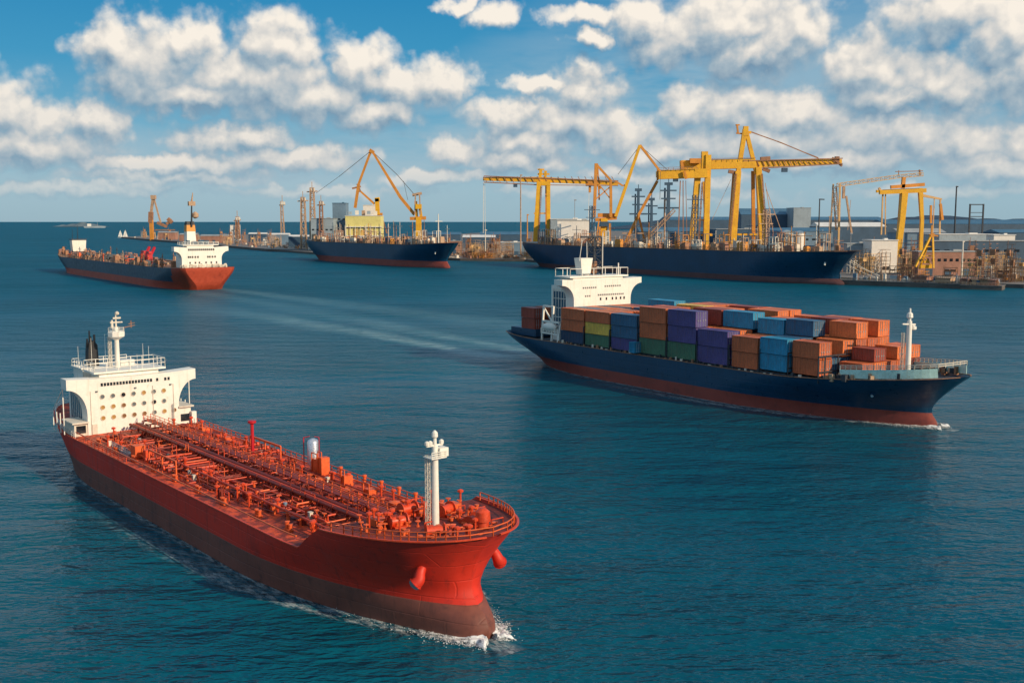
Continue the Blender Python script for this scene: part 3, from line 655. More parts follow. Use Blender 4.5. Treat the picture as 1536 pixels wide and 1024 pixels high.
    for (x, y, r) in ((57, 3.5, 0.3), (57.5, -4.2, -0.2), (63.5, 3.0, 0.5), (64.0, -3.0, -0.4), (53.5, 0, 0.0)): link('winch', wi, t, (x, y, zf), r)
    for k in range(24):
        x = rnd.uniform(51, 69); y = rnd.uniform(-0.85, 0.85) * (H.hb(x, 11) - 1.0); link('bollard', bm_, t, (x, y, zf + 0.02), rnd.uniform(0, 3))
    for k in range(34):
        x = rnd.uniform(51, 69); y = rnd.uniform(-0.85, 0.85) * (H.hb(x, 11) - 1.2); link('valve', vv, t, (x, y, zf), rnd.uniform(0, 3))
    for k in range(22):
        x = rnd.uniform(51, 68); y = rnd.uniform(-0.8, 0.8) * (H.hb(x, 11) - 1.2); link('vent_post', vm, t, (x, y, zf), 0)
    for k in range(16):
        x = rnd.uniform(52, 67); y = rnd.uniform(-0.8, 0.8) * (H.hb(x, 11) - 1.2); hh = rnd.uniform(0.8, 1.8); q = rnd.uniform(0.8, 2.0)
        MB().bar((x, y, zf), (x, y, zf + hh), 0.1).bar((x, y + q, zf), (x, y + q, zf + hh), 0.1).bar((x, y, zf + hh), (x, y + q, zf + hh), 0.12).box((x, y + q / 2, zf + 0.3), (0.5, q * 0.6, 0.6)).build('fairlead_frame', rnd.choice(reds), t)
    mb = MB(); mb.lathe((66.2, 2.6, zf), [(0.9, 0), (0.75, 1.6), (1.0, 1.7), (0.9, 2.9), (0.4, 3.3)], 12); mb.build('ventilator', M['pipe_red'], t, smooth=40)
    for (x, y, w, d_, hh) in ((54.5, -5.5, 2.2, 1.6, 1.0), (55.5, 5.5, 1.8, 2.2, 1.2), (61.5, 5.2, 1.2, 1.4, 0.8)): MB().box((x, y, zf + hh / 2), (w, d_, hh)).build('deck_locker', M['pipe_orange'], t)
    P = []
    for k in range(17):
        u = 0.885 + 0.1149 * (k / 16) ** 0.7; x, y, z = H.edge(u, -0.1, 0.5); P.append((x, y, z))
    Q = P + [(x, -y, z) for (x, y, z) in P[::-1]]
    MB().rail(Q, 1.15, 3.0, 0.06, 2).build('bow_railing', M['pipe_orange'], t)
    # anchor recesses on both bows
    for side in (-1, 1):
        xh, zh = 64.3, 7.6; y = side * H.hb(xh, zh)
        mb = MB(); c = Vector((xh, y, zh)); nrm = Vector((0.50, side * 0.84, -0.2)).normalized(); dn = Vector((-0.25, side * 0.55, -0.80)).normalized()
        ctl = [c - nrm * 0.9 + Vector((0.3, 0, 1.6)), c + nrm * 0.1 + Vector((0.15, 0, 1.25)), c + nrm * 0.8 + Vector((0, 0, 0.55)), c + nrm * 1.15 - Vector((0, 0, 0.1)), c + nrm * 1.15 + dn * 0.75]
        Pk = []
        for i in range(4):
            p0, p1, p2, p3 = ctl[max(0, i - 1)], ctl[i], ctl[i + 1], ctl[min(4, i + 2)]
            for k in range(4):
                q = k / 4; Pk.append(0.5 * (2 * p1 + (p2 - p0) * q + (2 * p0 - 5 * p1 + 4 * p2 - p3) * q * q + (3 * p1 - p0 - 3 * p2 + p3) * q ** 3))
        Pk.append(ctl[4]); mb.hose(Pk, [0.48 + 0.34 * i / 16 for i in range(17)])
        mb.tube(Pk[-1] - (Pk[-1] - Pk[-2]) * 0.6, Pk[-1] + (Pk[-1] - Pk[-2]) * 0.15, 0.90, 0.90, 18)
        b, e = Pk[-2], Pk[-1]
        hp = mb.build('hawse_pipe', M['tanker_red'], t, smooth=60)
        MB().tube(e - nrm * 0.3, e + (e - b).normalized() * 0.12, 0.76, 0.76, 18).build('anchor', M['grey'], hp)
    return t, H
TANK, TANK_H = tanker()

# ------------------------------------------------------------------ container ship
def container_mesh(name, L, W, Hh, mat):
    mb = MB(); n = max(8, int(L / 0.8)); e = 0.10
    # corrugated long sides and ends
    for side in (-1, 1):
        rows = [[], []]
        for k in range(2 * n + 1):
            x = -L / 2 + 0.15 + (L - 0.3) * k / (2 * n); y = side * (W / 2 - (0.20 if k % 2 else 0.03))
            rows[0].append((x, y, 0.12)); rows[1].append((x, y, Hh - 0.12))
        mb.grid(rows if side < 0 else rows[::-1])
    m = max(4, int(W / 0.9))
    for side in (-1, 1):
        rows = [[], []]
        for k in range(2 * m + 1):
            y = -W / 2 + 0.15 + (W - 0.3) * k / (2 * m); x = side * (L / 2 - (0.16 if k % 2 else 0.05))
            rows[0].append((x, y, 0.12)); rows[1].append((x, y, Hh - 0.12))
        mb.grid(rows if side > 0 else rows[::-1])
    mb.box((0, 0, Hh - 0.13), (L - 0.12, W - 0.12, 0.1)); mb.box((0, 0, 0.12), (L - 0.1, W - 0.1, 0.14))
    for x in (-1, 1):
        for y in (-1, 1): mb.box((x * (L / 2 - 0.12), y * (W / 2 - 0.12), Hh / 2), (0.24, 0.24, Hh - 0.04))
        mb.box((x * (L / 2 - 0.08), 0, Hh - 0.12), (0.16, W - 0.3, 0.2)); mb.box((x * (L / 2 - 0.08), 0, 0.13), (0.16, W - 0.3, 0.2))
    for y in (-1, 1):
        mb.box((0, y * (W / 2 - 0.07), Hh - 0.12), (L - 0.3, 0.14, 0.2)); mb.box((0, y * (W / 2 - 0.07), 0.13), (L - 0.3, 0.14, 0.2))
    for y in (-0.3, -0.12, 0.12, 0.3):
        mb.tube((L / 2 - 0.02, y * W, 0.2), (L / 2 - 0.02, y * W, Hh - 0.2), 0.06, n=6, mi=1); mb.box((L / 2, y * W, Hh * 0.42), (0.12, 0.5, 0.16), mi=1)
    return mb.mesh(name, [mat, M['grey']])

def container_ship():
    L = 164.0; loc, rz = ship_frame(103.7, 256.5, 35.0, L)
    t = thing('container_ship', 'dark blue container ship with red waterline, white bridge and stacked coloured containers', 'ship', loc, rz)
    h = L / 2
    def ztop(u): return 9.8 + 0.8 * max(0, (0.15 - u) / 0.15) ** 1.5 + 3.6 * max(0, (u - 0.72) / 0.28) ** 1.8
    H = Hull(L, 33.0, 13.0, 3.4, [(-4, h - 0.5), (0, h + 0.2), (1.5, h - 0.1), (3, h - 1.3), (5, h - 1.2), (8, h + 1.2), (11, h + 4.4), (13.5, h + 7.5)],
             [(-4, -h + 14), (0, -h + 9), (2, -h + 6.5), (4, -h + 3), (7, -h - 1), (10.5, -h - 3.5), (12, -h - 4)], 62, 38, 1.75, 2.0, (52, 16), (0.03, 0.72), ztop, bulb=(1.6, 4.0, 4.0))
    H.build(t, [M['navy'], M['boot_red']], 110)
    H.deck(t, M['deck_blue'], -0.9, 0.0, 0.998)
    for side in (-1, 1):
        mb = MB(); us = [0.002 + 0.996 * k / 80 for k in range(81)]; P = [(H.edge(u)[0], side * H.edge(u)[1], H.edge(u)[2]) for u in us]
        for a, b in zip(P[:-1], P[1:]): mb.bar(a, b, 0.3, 0.16)
        mb.build('gunwale', M['rust_steel'], t)
    fx = -49.0; zd = 9.2
    s = MB().prism(wing_profile(12.6, 17.6, zd, 23.5, 28.6, 30.6, 0.5), fx - 4.5, fx).build('superstructure', M['white'], t)
    MB().box((fx - 9.4, 0, 18.5), (9.9, 22.5, 19.0)).build('deckhouse', M['white'], s)
    for side in (-1, 1): MB().box((fx - 9.2, side * 11.32, 19.5), (8.2, 0.14, 13)).build('side_window', M['glass_blue'], s)
    mb = MB()
    for side in (-1, 1):
        for k in range(6): mb.bar((fx - 5.5 - k * 1.5, side * 11.44, 12), (fx - 5.5 - k * 1.5, side * 11.44, 27), 0.2)
        for z in (14, 17.2, 20.4, 23.6): mb.bar((fx - 5.2, side * 11.44, z), (fx - 13.6, side * 11.44, z), 0.2)
    mb.build('side_frame', M['white'], s)
    # rows of small windows and the worn panels on the front
    wm = MB().box((0, 0, 0), (0.16, 0.62, 0.9)).mesh('window', M['glass_dark']); wg = MB().box((0, 0, 0), (0.16, 0.5, 0.55)).mesh('window', M['glass_grey'])
    rep('window', wg, s, [(fx, -2.0 + 0.85 * k, 25.0) for k in range(14)])
    rep('window', wm, s, [(fx, y, 23.6) for y in (-1.0, 1.6, 4.3, 6.0, 8.0, 9.6)])
    rep('window', wm, s, [(fx, y, 20.9) for y in (-4.4, -1.6, -0.6, 0.8, 2.0, 3.2, 4.8, 6.2)])
    rep('window', wg, s, [(fx, -8.6 + 0.9 * k, 27.6) for k in range(7)] + [(fx, 1.0 + 0.95 * k, 27.9) for k in range(8)] + [(fx, -7.6 + 0.9 * k, 24.8) for k in range(3)])
    mb = MB(); mb.box((fx - 6, 0, 31.2), (8.5, 26.0, 0.5)); mb.box((fx - 6, 0, 30.4), (7.0, 22, 1.3)); mb.build('wheelhouse_roof', M['white'], t)
    MB().rail([(fx - 1.9, -12.8, 31.4), (fx - 1.9, 12.8, 31.4), (fx - 10.1, 12.8, 31.4), (fx - 10.1, -12.8, 31.4), (fx - 1.9, -12.8, 31.4)], 2.6, 5.0, 0.10, 1).rail([(fx - 2, 8.5, 31.4), (fx - 2, 8.6, 31.4)], 4.2, 3, 0.13, 1).build('railing', M['white'], t)
    f = MB().box((fx - 7.5, -2.6, 34.6), (3.0, 3.8, 5.6), top=(1.25, 1.4)).build('funnel', M['white'], t)
    for k in range(4): MB().bar((fx - 8.5 + (k % 2) * 2, -4.0 + 2.6 * (k // 2), 31.4), (fx - 8.5 + (k % 2) * 2, -4.0 + 2.6 * (k // 2), 32.8), 0.3).build('funnel_leg', M['white'], f)
    MB().tube((fx - 6.0, -5.6, 36.5), (fx - 5.8, -4.6, 43.5), 0.12).build('whip_antenna', M['white'], f); MB().tube((fx - 8.0, -0.6, 36.5), (fx - 8.0, -0.8, 43), 0.12).build('whip_antenna', M['white'], f)
    m = MB().lattice((fx - 8.5, 3.2, 31.4), (fx - 8.5, 3.2, 44.5), 3.4, 3.4, 0.14, 6).build('radar_mast', M['dark'], t)
    MB().box((fx - 8.5, 2.4, 34.0), (2.0, 2.2, 4.2)).build('mast_cabin', M['rust_steel'], m)
    MB().tube((fx - 6.6, 5.2, 31.4), (fx - 6.6, 5.2, 46.0), 0.16).build('mast_pole', M['white'], m)
    MB().bar((fx - 8.5, -3.0, 44.6), (fx - 8.5, 6.0, 44.6), 0.6, 0.7).bar((fx - 8.5, -1.4, 42.4), (fx - 8.5, 5.0, 42.4), 0.3, 0.3).build('yard_arm', M['dark'], m)
    for o in (s, f, m) + tuple(c for c in t.children if c.name.startswith(('wheelhouse_roof', 'railing'))): o.location.y += 3.2
    # davit tower and lifeboat on the near side
    mb = MB()
    for x in (fx - 10.5, fx - 5.0, fx - 1.0):
        mb.bar((x, -15.0, 9.6), (x, -14.2, 21.5 if x < fx - 1.5 else 16), 0.55)
    mb.bar((fx - 10.5, -14.6, 16.2), (fx - 1.0, -14.6, 16.2), 0.6); mb.bar((fx - 10.5, -14.3, 21.3), (fx - 5.0, -14.3, 21.3), 0.5); mb.bar((fx - 10.5, -14.4, 21.2), (fx - 5, -14.8, 16.2), 0.4); mb.box((fx - 6, -14.0, 12.2), (9.5, 2.6, 0.5)); mb.rail([(fx - 10.6, -15.3, 12.4), (fx - 1.2, -15.3, 12.4)], 1.4, 1.6, 0.09, 2)
    mb.box((fx - 1.2, -14.0, 11.0), (1.2, 2.4, 3.4))
    mb.build('davit', M['white'], t)
    mb = MB()
    for k, (r, x) in enumerate(((0.2, -3.4), (0.9, -3.0), (1.25, -1.6), (1.3, 1.2), (0.95, 2.8), (0.2, 3.3))):
        pass
    mb.grid([[(fx - 6.3 + x, -14.6 + r * math.cos(a), 14.4 + 1.15 * r * math.sin(a)) for a in [2 * math.pi * j / 12 for j in range(12)]] for (r, x) in ((0.05, -3.4), (0.9, -3.0), (1.25, -1.6), (1.3, 1.2), (0.95, 2.8), (0.05, 3.3))], close=True)
    mb.build('lifeboat', M['white'], t, smooth=50)
    MB().box((-75.0, 0, 11.0), (15, 23.5, 2.6)).build('poop_bulwark', M['navy'], t)
    # hatch coamings, lashing frames, side fittings
    MB().box((8.0, 0, 9.6), (106, 28.5, 1.3)).build('hatch_coaming', M['deck_blue'], t)
    lash = MB()
    for x in (-36.3, -23.3, -10.2, 2.6, 15.2, 27.4, 38.6, 48.4, 58.2):
        for y in (-15.4, -12.8, -7.7, -2.6, 2.6, 7.7, 12.8, 15.4): lash.bar((x, y, 9.2), (x, y, 16.0), 0.26)
        lash.bar((x, -15.4, 12.0), (x, 15.4, 12.0), 0.3); lash.bar((x, -15.4, 16.0), (x, 15.4, 16.0), 0.3)
    lash.build('lashing_bridge', M['dark'], t)
    for k in range(48):
        u = 0.2 + 0.62 * k / 47; x, y, z = H.edge(u, 0, 0.6); hh = rnd.choice([0.7, 1.1, 1.5])
        for sd_ in (-1, 1): MB().box((x, sd_ * y, z - 0.5 + hh / 2), (rnd.uniform(0.3, 1.0), 0.4, hh)).build('deck_fitting', M[rnd.choice(['rust_steel', 'dark', 'white_dirty'])], t)
    # bow: green wind screen, rails, gear, foremast
    mb = MB(); P = []
    for k in range(16):
        u = 0.868 + 0.112 * k / 15; x, y, z = H.edge(u, 0, 1.0); P.append((x, y, z))
    for side in (-1, 1):
        for a, b in zip(P[:-1], P[1:]):
            A = Vector((a[0], side * a[1], a[2] + 0.2)); B_ = Vector((b[0], side * b[1], b[2] + 0.2))
            mb.bar(A + Vector((0, 0, 1.1)), B_ + Vector((0, 0, 1.1)), 0.12, 2.2)
    mb.box((56.5, 0, 12.6), (0.3, 25, 3.4)); mb.build('wind_screen', M['deck_green'], t)
    Q = [(x, y, z + 2.4) for (x, y, z) in P] + [(x, -y, z + 2.4) for (x, y, z) in P[::-1]]
    MB().rail(Q, 1.0, 3.0, 0.09, 2).build('bow_railing', M['white_dirty'], t)
    for k in range(46):
        mb = MB(); x = rnd.uniform(58, 83); y = rnd.choice([-1, 1]) * (H.hb(x, 12) - rnd.uniform(0.6, 2.5)); z = 9.0 + 3.6 * max(0, ((x + h) / L - 0.72) / 0.28) ** 1.8
        mb.box((x, y, z + 0.8), (rnd.uniform(0.5, 1.5), rnd.uniform(0.5, 1.4), rnd.uniform(0.8, 2.2)), rnd.uniform(0, 3)); mb.build('mooring_gear', M[rnd.choice(['rust_steel', 'tan_steel', 'dark'])], t)
    mb = MB(); mb.tube((70.4, 4.2, 11), (70.4, 4.2, 25.0), 0.75, 0.6, 12); fm = mb.build('foremast', M['white'], t, smooth=40)
    mb = MB(); mb.tube((70.4, 4.2, 24.8), (70.4, 4.2, 28.2), 0.4, 0.24); mb.bar((70.4, 1.2, 24.4), (70.4, 6.6, 24.0), 0.34); mb.lathe((70.4, 5.8, 22.6), [(0.3, 0), (0.8, 0.2), (0.8, 0.9), (0.2, 1.2)], 10); mb.lathe((70.4, 4.2, 25.6), [(0.4, 0), (0.8, 0.3), (0.7, 1.3), (0.3, 1.6)], 10); mb.build('mast_light', M['white'], fm)
    mb = MB(); mb.lattice((69.4, 3.2, 11), (69.4, 3.2, 22), 0.7, 0.5, 0.05, 12); mb.build('ladder', M['white_dirty'], fm)
    for side in (-1, 1):
        xh, zh = 70.5, 7.4; y = side * H.hb(xh, zh)
        mb = MB(); c = Vector((xh, y, zh)); nrm = Vector((0.45, side * 0.85, -0.25)).normalized(); mb.tube(c - nrm * 0.5 + Vector((0, 0, 0.5)), c + nrm * 0.5, 0.7, 0.8, 12)
        mb.build('hawse_pipe', M['navy'], t); MB().tube(c + nrm * 0.45, c + nrm * 0.75, 0.45, 0.3, 10).build('anchor', M['silver'], t)
    # ------------------------------------------------ containers, each a thing
    W = 5.0
    bays = [(-42.4, 12.4, 3.75), (-29.6, 12.2, 3.75), (-16.8, 12.2, 3.75), (-3.8, 11.6, 4.75), (8.6, 11.6, 4.75), (21.0, 11.6, 4.75), (33.0, 9.4, 4.35), (43.2, 9.4, 4.35), (53.2, 8.8, 4.35)]
    tiers = [[3, 3, 3, 3, 3, 3], [3, 3, 3, 2, 3, 3], [3, 2, 3, 4, 3, 3], [3, 3, 2, 3, 3, 3], [3, 2, 3, 3, 2, 3], [2, 2, 3, 2, 3, 3], [2, 2, 3, 3, 2, 3], [2, 2, 3, 2, 3, 3], [2, 1, 2, 3, 2, 3]]
    near = [['navy', 'rust orange', 'rust orange'], ['green', 'yellow', 'rust orange'], ['purple', 'steel blue', 'steel blue'], ['green', 'rust orange', 'rust orange'], ['green', 'purple', 'purple'],
            ['purple', 'purple'], ['rust orange', 'rust orange'], ['sky blue', 'sky blue'], ['rust orange', 'rust orange']]
    tops = {(2, 1): 'bright orange', (2, 2): 'bright orange', (2, 3): 'sky blue', (2, 4): 'sky blue', (3, 1): 'rust orange', (3, 2): 'bright orange', (3, 3): 'yellow', (3, 5): 'rust orange', (4, 1): 'bright orange', (4, 2): 'dark red', (4, 3): 'bright orange', (4, 4): 'rust orange',
            (5, 1): 'bright orange', (5, 2): 'sky blue', (5, 3): 'steel blue', (5, 4): 'bright orange', (5, 5): 'bright orange', (6, 1): 'bright orange', (6, 2): 'sky blue', (6, 3): 'bright orange', (6, 4): 'rust orange', (6, 5): 'bright orange',
            (7, 1): 'steel blue', (7, 2): 'steel blue', (7, 3): 'bright orange', (7, 4): 'dark red', (7, 5): 'rust orange', (8, 1): 'steel blue', (8, 2): 'bright orange', (8, 3): 'bright orange', (8, 4): 'rust orange', (8, 5): 'bright orange'}
    rownames = ['near side row', 'second row in', 'third row in', 'fourth row in', 'fifth row in', 'far side row']
    baynames = ['first bay ahead of bridge', 'second bay ahead of bridge', 'third bay ahead of bridge', 'fourth bay ahead of bridge', 'middle bay of nine', 'fourth bay behind bow', 'third bay behind bow', 'second bay behind bow', 'bay closest to bow']
    cos_, sin_ = math.cos(rz), math.sin(rz)
    meshes = {}; cr2 = random.Random(31)
    def put(x, y, z, cl, CL, CH, label):
        key = (cl, CL, CH)
        if key not in meshes: meshes[key] = container_mesh('shipping_container', CL - 0.15, W - 0.22, CH - 0.12, CM[cl])
        o = link('shipping_container', meshes[key], None, (loc[0] + x * cos_ - y * sin_, loc[1] + x * sin_ + y * cos_, z), rz)
        o.location.x += cr2.uniform(-.12, .12); o.location.y += cr2.uniform(-.12, .12)
        tag(o, label, 'container', 'containers stacked on the container ship')
    cr = random.Random(5)
    wts = ['rust orange'] * 4 + ['bright orange'] * 3 + ['dark red'] * 4 + ['steel blue'] * 4 + ['sky blue'] * 3 + ['purple', 'green', 'navy']
    for b, (x, CL, CH) in enumerate(bays):
        zb = 10.3 + (0.5 if b > 6 else 0)
        for r in range(6):
            n = tiers[b][r]; y = -12.75 + r * 5.1
            if b == 8 and r in (0, 5): y *= 0.93
            for k in range(n):
                cl = near[b][k] if r == 0 else (tops.get((b, r)) if k == n - 1 and (b, r) in tops else cr.choice(wts))
                if b == 2 and r == 1: cl = 'bright orange'
                seen = k == n - 1 or r == 0 or r == 5 or (r > 0 and tiers[b][r - 1] <= k) or b == 8 or tiers[b + 1][r] * bays[b + 1][2] < k * CH + 2
                if not seen: continue
                tn = 'top tier' if k == n - 1 else ('bottom tier' if k == 0 else ('second tier' if k == 1 else 'third tier'))
                put(x, y, zb + k * CH, cl, CL, CH, f"{cl} container, {tn}, {rownames[r]}, {baynames[b]}")
    for i, (r, k, cl) in enumerate([(1, 0, 'rust orange'), (2, 0, 'bright orange'), (2, 1, 'dark red'), (3, 0, 'rust orange'), (4, 0, 'rust orange'), (4, 1, 'bright orange'), (5, 0, 'dark red'), (5, 1, 'bright orange')]):
        put(62.6, -10.8 + r * 4.8, 11.2 + k * 3.4, cl, 7.0, 3.4, f"short {cl} container, {'top' if k else 'bottom'} tier, {rownames[r]}, beside foremast")
    for r in range(4):
        for k in range(2):
            cl = ['dark red', 'dark red', 'rust orange', 'navy'][(r + k) % 4]
            put(-72.0, -9.6 + r * 6.2, 12.35 + k * 3.75, cl, 8.0, 3.75, f"{cl} container, {'top' if k else 'bottom'} tier, {rownames[r]}, on stern behind bridge")
    put(-8.6 - 1.6, -15.1, 10.3, 'sky blue', 2.6, 3.4, 'short sky blue tank box between near side container stacks')
    return t, H
CSHIP, CSHIP_H = container_ship()
# ------------------------------------------------------------------ far ships
def heading(dx, dy): return math.degrees(math.atan2(dx, -dy))
def clutter_boxes(parent, spots, mats, names):
    for (x, y, z, w, d, hh, nm, mt) in spots:
        mb = MB()
        if nm == 'mast': mb.tube((x, y, z), (x, y, z + hh), 0.5, 0.3); mb.bar((x - w, y, z + hh * 0.8), (x + w, y, z + hh * 0.8), 0.4)
        elif nm == 'hatch_cover': mb.box((x, y, z + hh / 2), (w, d, hh)); mb.box((x, y, z + hh), (w * 0.9, d * 0.9, hh * 0.3))
        elif nm == 'deck_frame':
            for sx in (-1, 1):
                for sy in (-1, 1): mb.bar((x + sx * w / 2, y + sy * d / 2, z), (x + sx * w / 2, y + sy * d / 2, z + hh), 0.5)
            for zz in (hh * 0.55, hh):
                mb.bar((x - w / 2, y - d / 2, z + zz), (x + w / 2, y - d / 2, z + zz), 0.5); mb.bar((x - w / 2, y + d / 2, z + zz), (x + w / 2, y + d / 2, z + zz), 0.5)
                mb.bar((x - w / 2, y - d / 2, z + zz), (x - w / 2, y + d / 2, z + zz), 0.5); mb.bar((x + w / 2, y - d / 2, z + zz), (x + w / 2, y + d / 2, z + zz), 0.5)
        else: mb.box((x, y, z + hh / 2), (w, d, hh)); mb.box((x + w * 0.1, y, z + hh + 0.3), (w * 0.5, d * 0.6, 0.6))
        mb.build(nm, mt, parent)

def left_ship():
    L = 396.0; loc, rz = ship_frame(-453, 1104, heading(-248, 346), L); h = L / 2
    t = thing('bulk_tanker', 'long blue grey tanker with red stern and orange funnel sailing away', 'ship', loc, rz)
    ztop = lambda u: 15.5 + 1.0 * max(0, (0.1 - u) / 0.1) + 4.5 * max(0, (u - 0.86) / 0.14) ** 1.2
    H = Hull(L, 46, 16, 5.5, [(-4, h - 1), (0, h), (3, h - 1), (8, h + 1), (14, h + 5), (20, h + 10)], [(-4, -h + 8), (0, -h + 4), (4, -h + 1.5), (9, -h), (16, -h - 2)], 90, 60, 1.9, 2.0, (80, 26), (0.34, 0.76), ztop)
    H.stern_mi = 1
    ho = H.build(t, [M['navy_grey'], M['boot_orange']], 80)
    for p in ho.data.polygons:      # the red paint reaches the deck around the stern
        c = p.center
        if c.x < -h + 24 - c.z * 0.6: p.material_index = 1
    H.deck(t, M['rust_steel'], -0.5)
    fx = -h + 13.0
    s = MB().prism(wing_profile(15.0, 20.5, 16, 22.5, 28.0, 31.5, 0.8), fx, fx + 6).build('superstructure', M['white'], t)
    MB().box((fx + 11, 0, 22), (10.5, 28, 12)).build('deckhouse', M['white'], s)
    wm = MB().box((0, 0, 0), (0.3, 1.1, 1.4)).mesh('window', M['glass_dark'])
    rep('window', wm, s, [(fx - 0.05, y, 29.2) for y in [-9 + 1.55 * k for k in range(13)]] + [(fx - 0.05, y, 23.8) for y in (-10, -8, -6, -4.5, 3, 5, 7, 8.6, 10)] + [(fx - 0.05, y, 19.6) for y in (-11, -7, -3, 2, 5, 9)])
    mb = MB(); mb.box((fx + 7, 0, 32.5), (11, 27, 0.6)); mb.box((fx + 7, 0, 31.6), (9, 20, 1.6)); mb.build('wheelhouse_roof', M['white'], t)
    MB().rail([(fx + 1.6, -13.5, 32.6), (fx + 1.6, 13.5, 32.6), (fx + 12.4, 13.5, 32.6)], 2.2, 4, 0.14, 2).build('railing', M['white'], t)
    for (y, w, hh) in ((-6, 3, 3.0), (-2, 4, 3.4), (3.5, 3, 2.6), (8, 2, 3.2)): MB().box((fx + 6, y, 32.8 + hh / 2), (3, w, hh)).build('roof_cabin', M['glass_blue'], t)
    f = MB().box((fx + 10, 5.0, 37.5), (7, 7.0, 10.5), top=(0.85, 0.9)).build('funnel', M['white'], t)
    MB().box((fx + 10, 5.0, 45.0), (6.0, 6.8, 5.0), top=(0.85, 0.9)).build('funnel_band', M['crane_orange'], f)
    MB().box((fx + 10, 5.0, 48.6), (5.2, 6.2, 2.6), top=(0.85, 0.85)).build('funnel_cap', M['black'], f)
    m = MB().tube((fx + 7, 4.6, 46), (fx + 6.2, 4.2, 64), 0.75, 0.5).build('signal_mast', M['dark'], t)
    MB().box((fx + 6.4, 4.2, 63), (2.4, 5.0, 3.2)).tube((fx + 6.2, 4.2, 64), (fx + 6.0, 3.2, 71), 0.8, 0.3).lathe((fx + 6.2, 1.8, 52), [(0.6, 0), (2.4, 1.2), (2.4, 3.6), (0.6, 5)], 10).build('radar_scanner', M['tan_steel'], m)
    for k in range(30):
        x = fx + rnd.uniform(-9, 0); y = rnd.uniform(-16, 16); MB().box((x, y, 17), (rnd.uniform(0.6, 2), rnd.uniform(0.6, 3), rnd.uniform(1.5, 4))).build('stern_gear', M['white_dirty'], t)
    MB().rail([(fx - 10, -15, 16.2), (fx - 10, 15, 16.2)], 1.8, 2.6, 0.14, 2).build('stern_railing', M['white_dirty'], t)
    b = MB().box((h - 22, 0, 25.5), (9, 12, 11), top=(1.1, 1.15)).build('forward_house', M['white'], t)
    MB().box((h - 22, 0, 31.8), (11, 15, 0.8)).tube((h - 22, 0, 31), (h - 22, 0, 46), 0.4, 0.2).tube((h - 22, 5, 31), (h - 22, 5, 42), 0.3, 0.2).build('roof', M['dark'], b)
    r = random.Random(3); spots = []
    for k in range(150):
        x = r.uniform(-h + 45, h - 12); yy = H.hb(x, 15) - 2
        y = yy * (r.uniform(0.7, 1.0) if r.random() < 0.55 else r.uniform(-1, 0.7)); z = ztop((x + h) / L) - 0.5
        mt = r.choice([M['rust_steel'], M['rust_steel'], M['tan_steel'], M['wall_brick'], M['pipe_orange'], M['deck_blue'], M['wall_dark']])
        nm = r.choice(['hatch_cover', 'deck_frame', 'deck_box', 'mast'] if k % 7 else ['mast'])
        spots.append((x, y, z, r.uniform(2, 6), r.uniform(2, 4.5), r.uniform(2.5, 6.0) if nm != 'mast' else r.uniform(5, 11), nm, mt))
    seen = {}
    keep = []
    for sp in spots:
        seen[sp[6]] = seen.get(sp[6], 0) + 1
        if seen[sp[6]] <= 95: keep.append(sp)
    clutter_boxes(t, keep, None, None)
    for (x, y) in ((-h + 128, 8), (-h + 108, 10)):
        MB().box((x, y, 20), (6, 4, 8)).bar((x, y, 20), (x + 4, y - 6, 29), 1.6).box((x, y, 25), (8, 2.5, 2)).build('deck_crane', M['bright_red'], t)
    for (y, z) in ((-9.0, 17.5), (3.0, 17.4), (10, 17.6)): MB().tube((-h + 60, y, z), (h - 40, y, z + 1), 0.8).build('cargo_pipe', M['tan_steel'], t)
    MB().rail([(x, H.hb(x, 15.5), 15.6) for x in [-h + 40 + 10 * k for k in range(35)]], 2.0, 5, 0.16, 2).build('side_railing', M['tan_steel'], t)
    return t, H
LSHIP, LSHIP_H = left_ship()

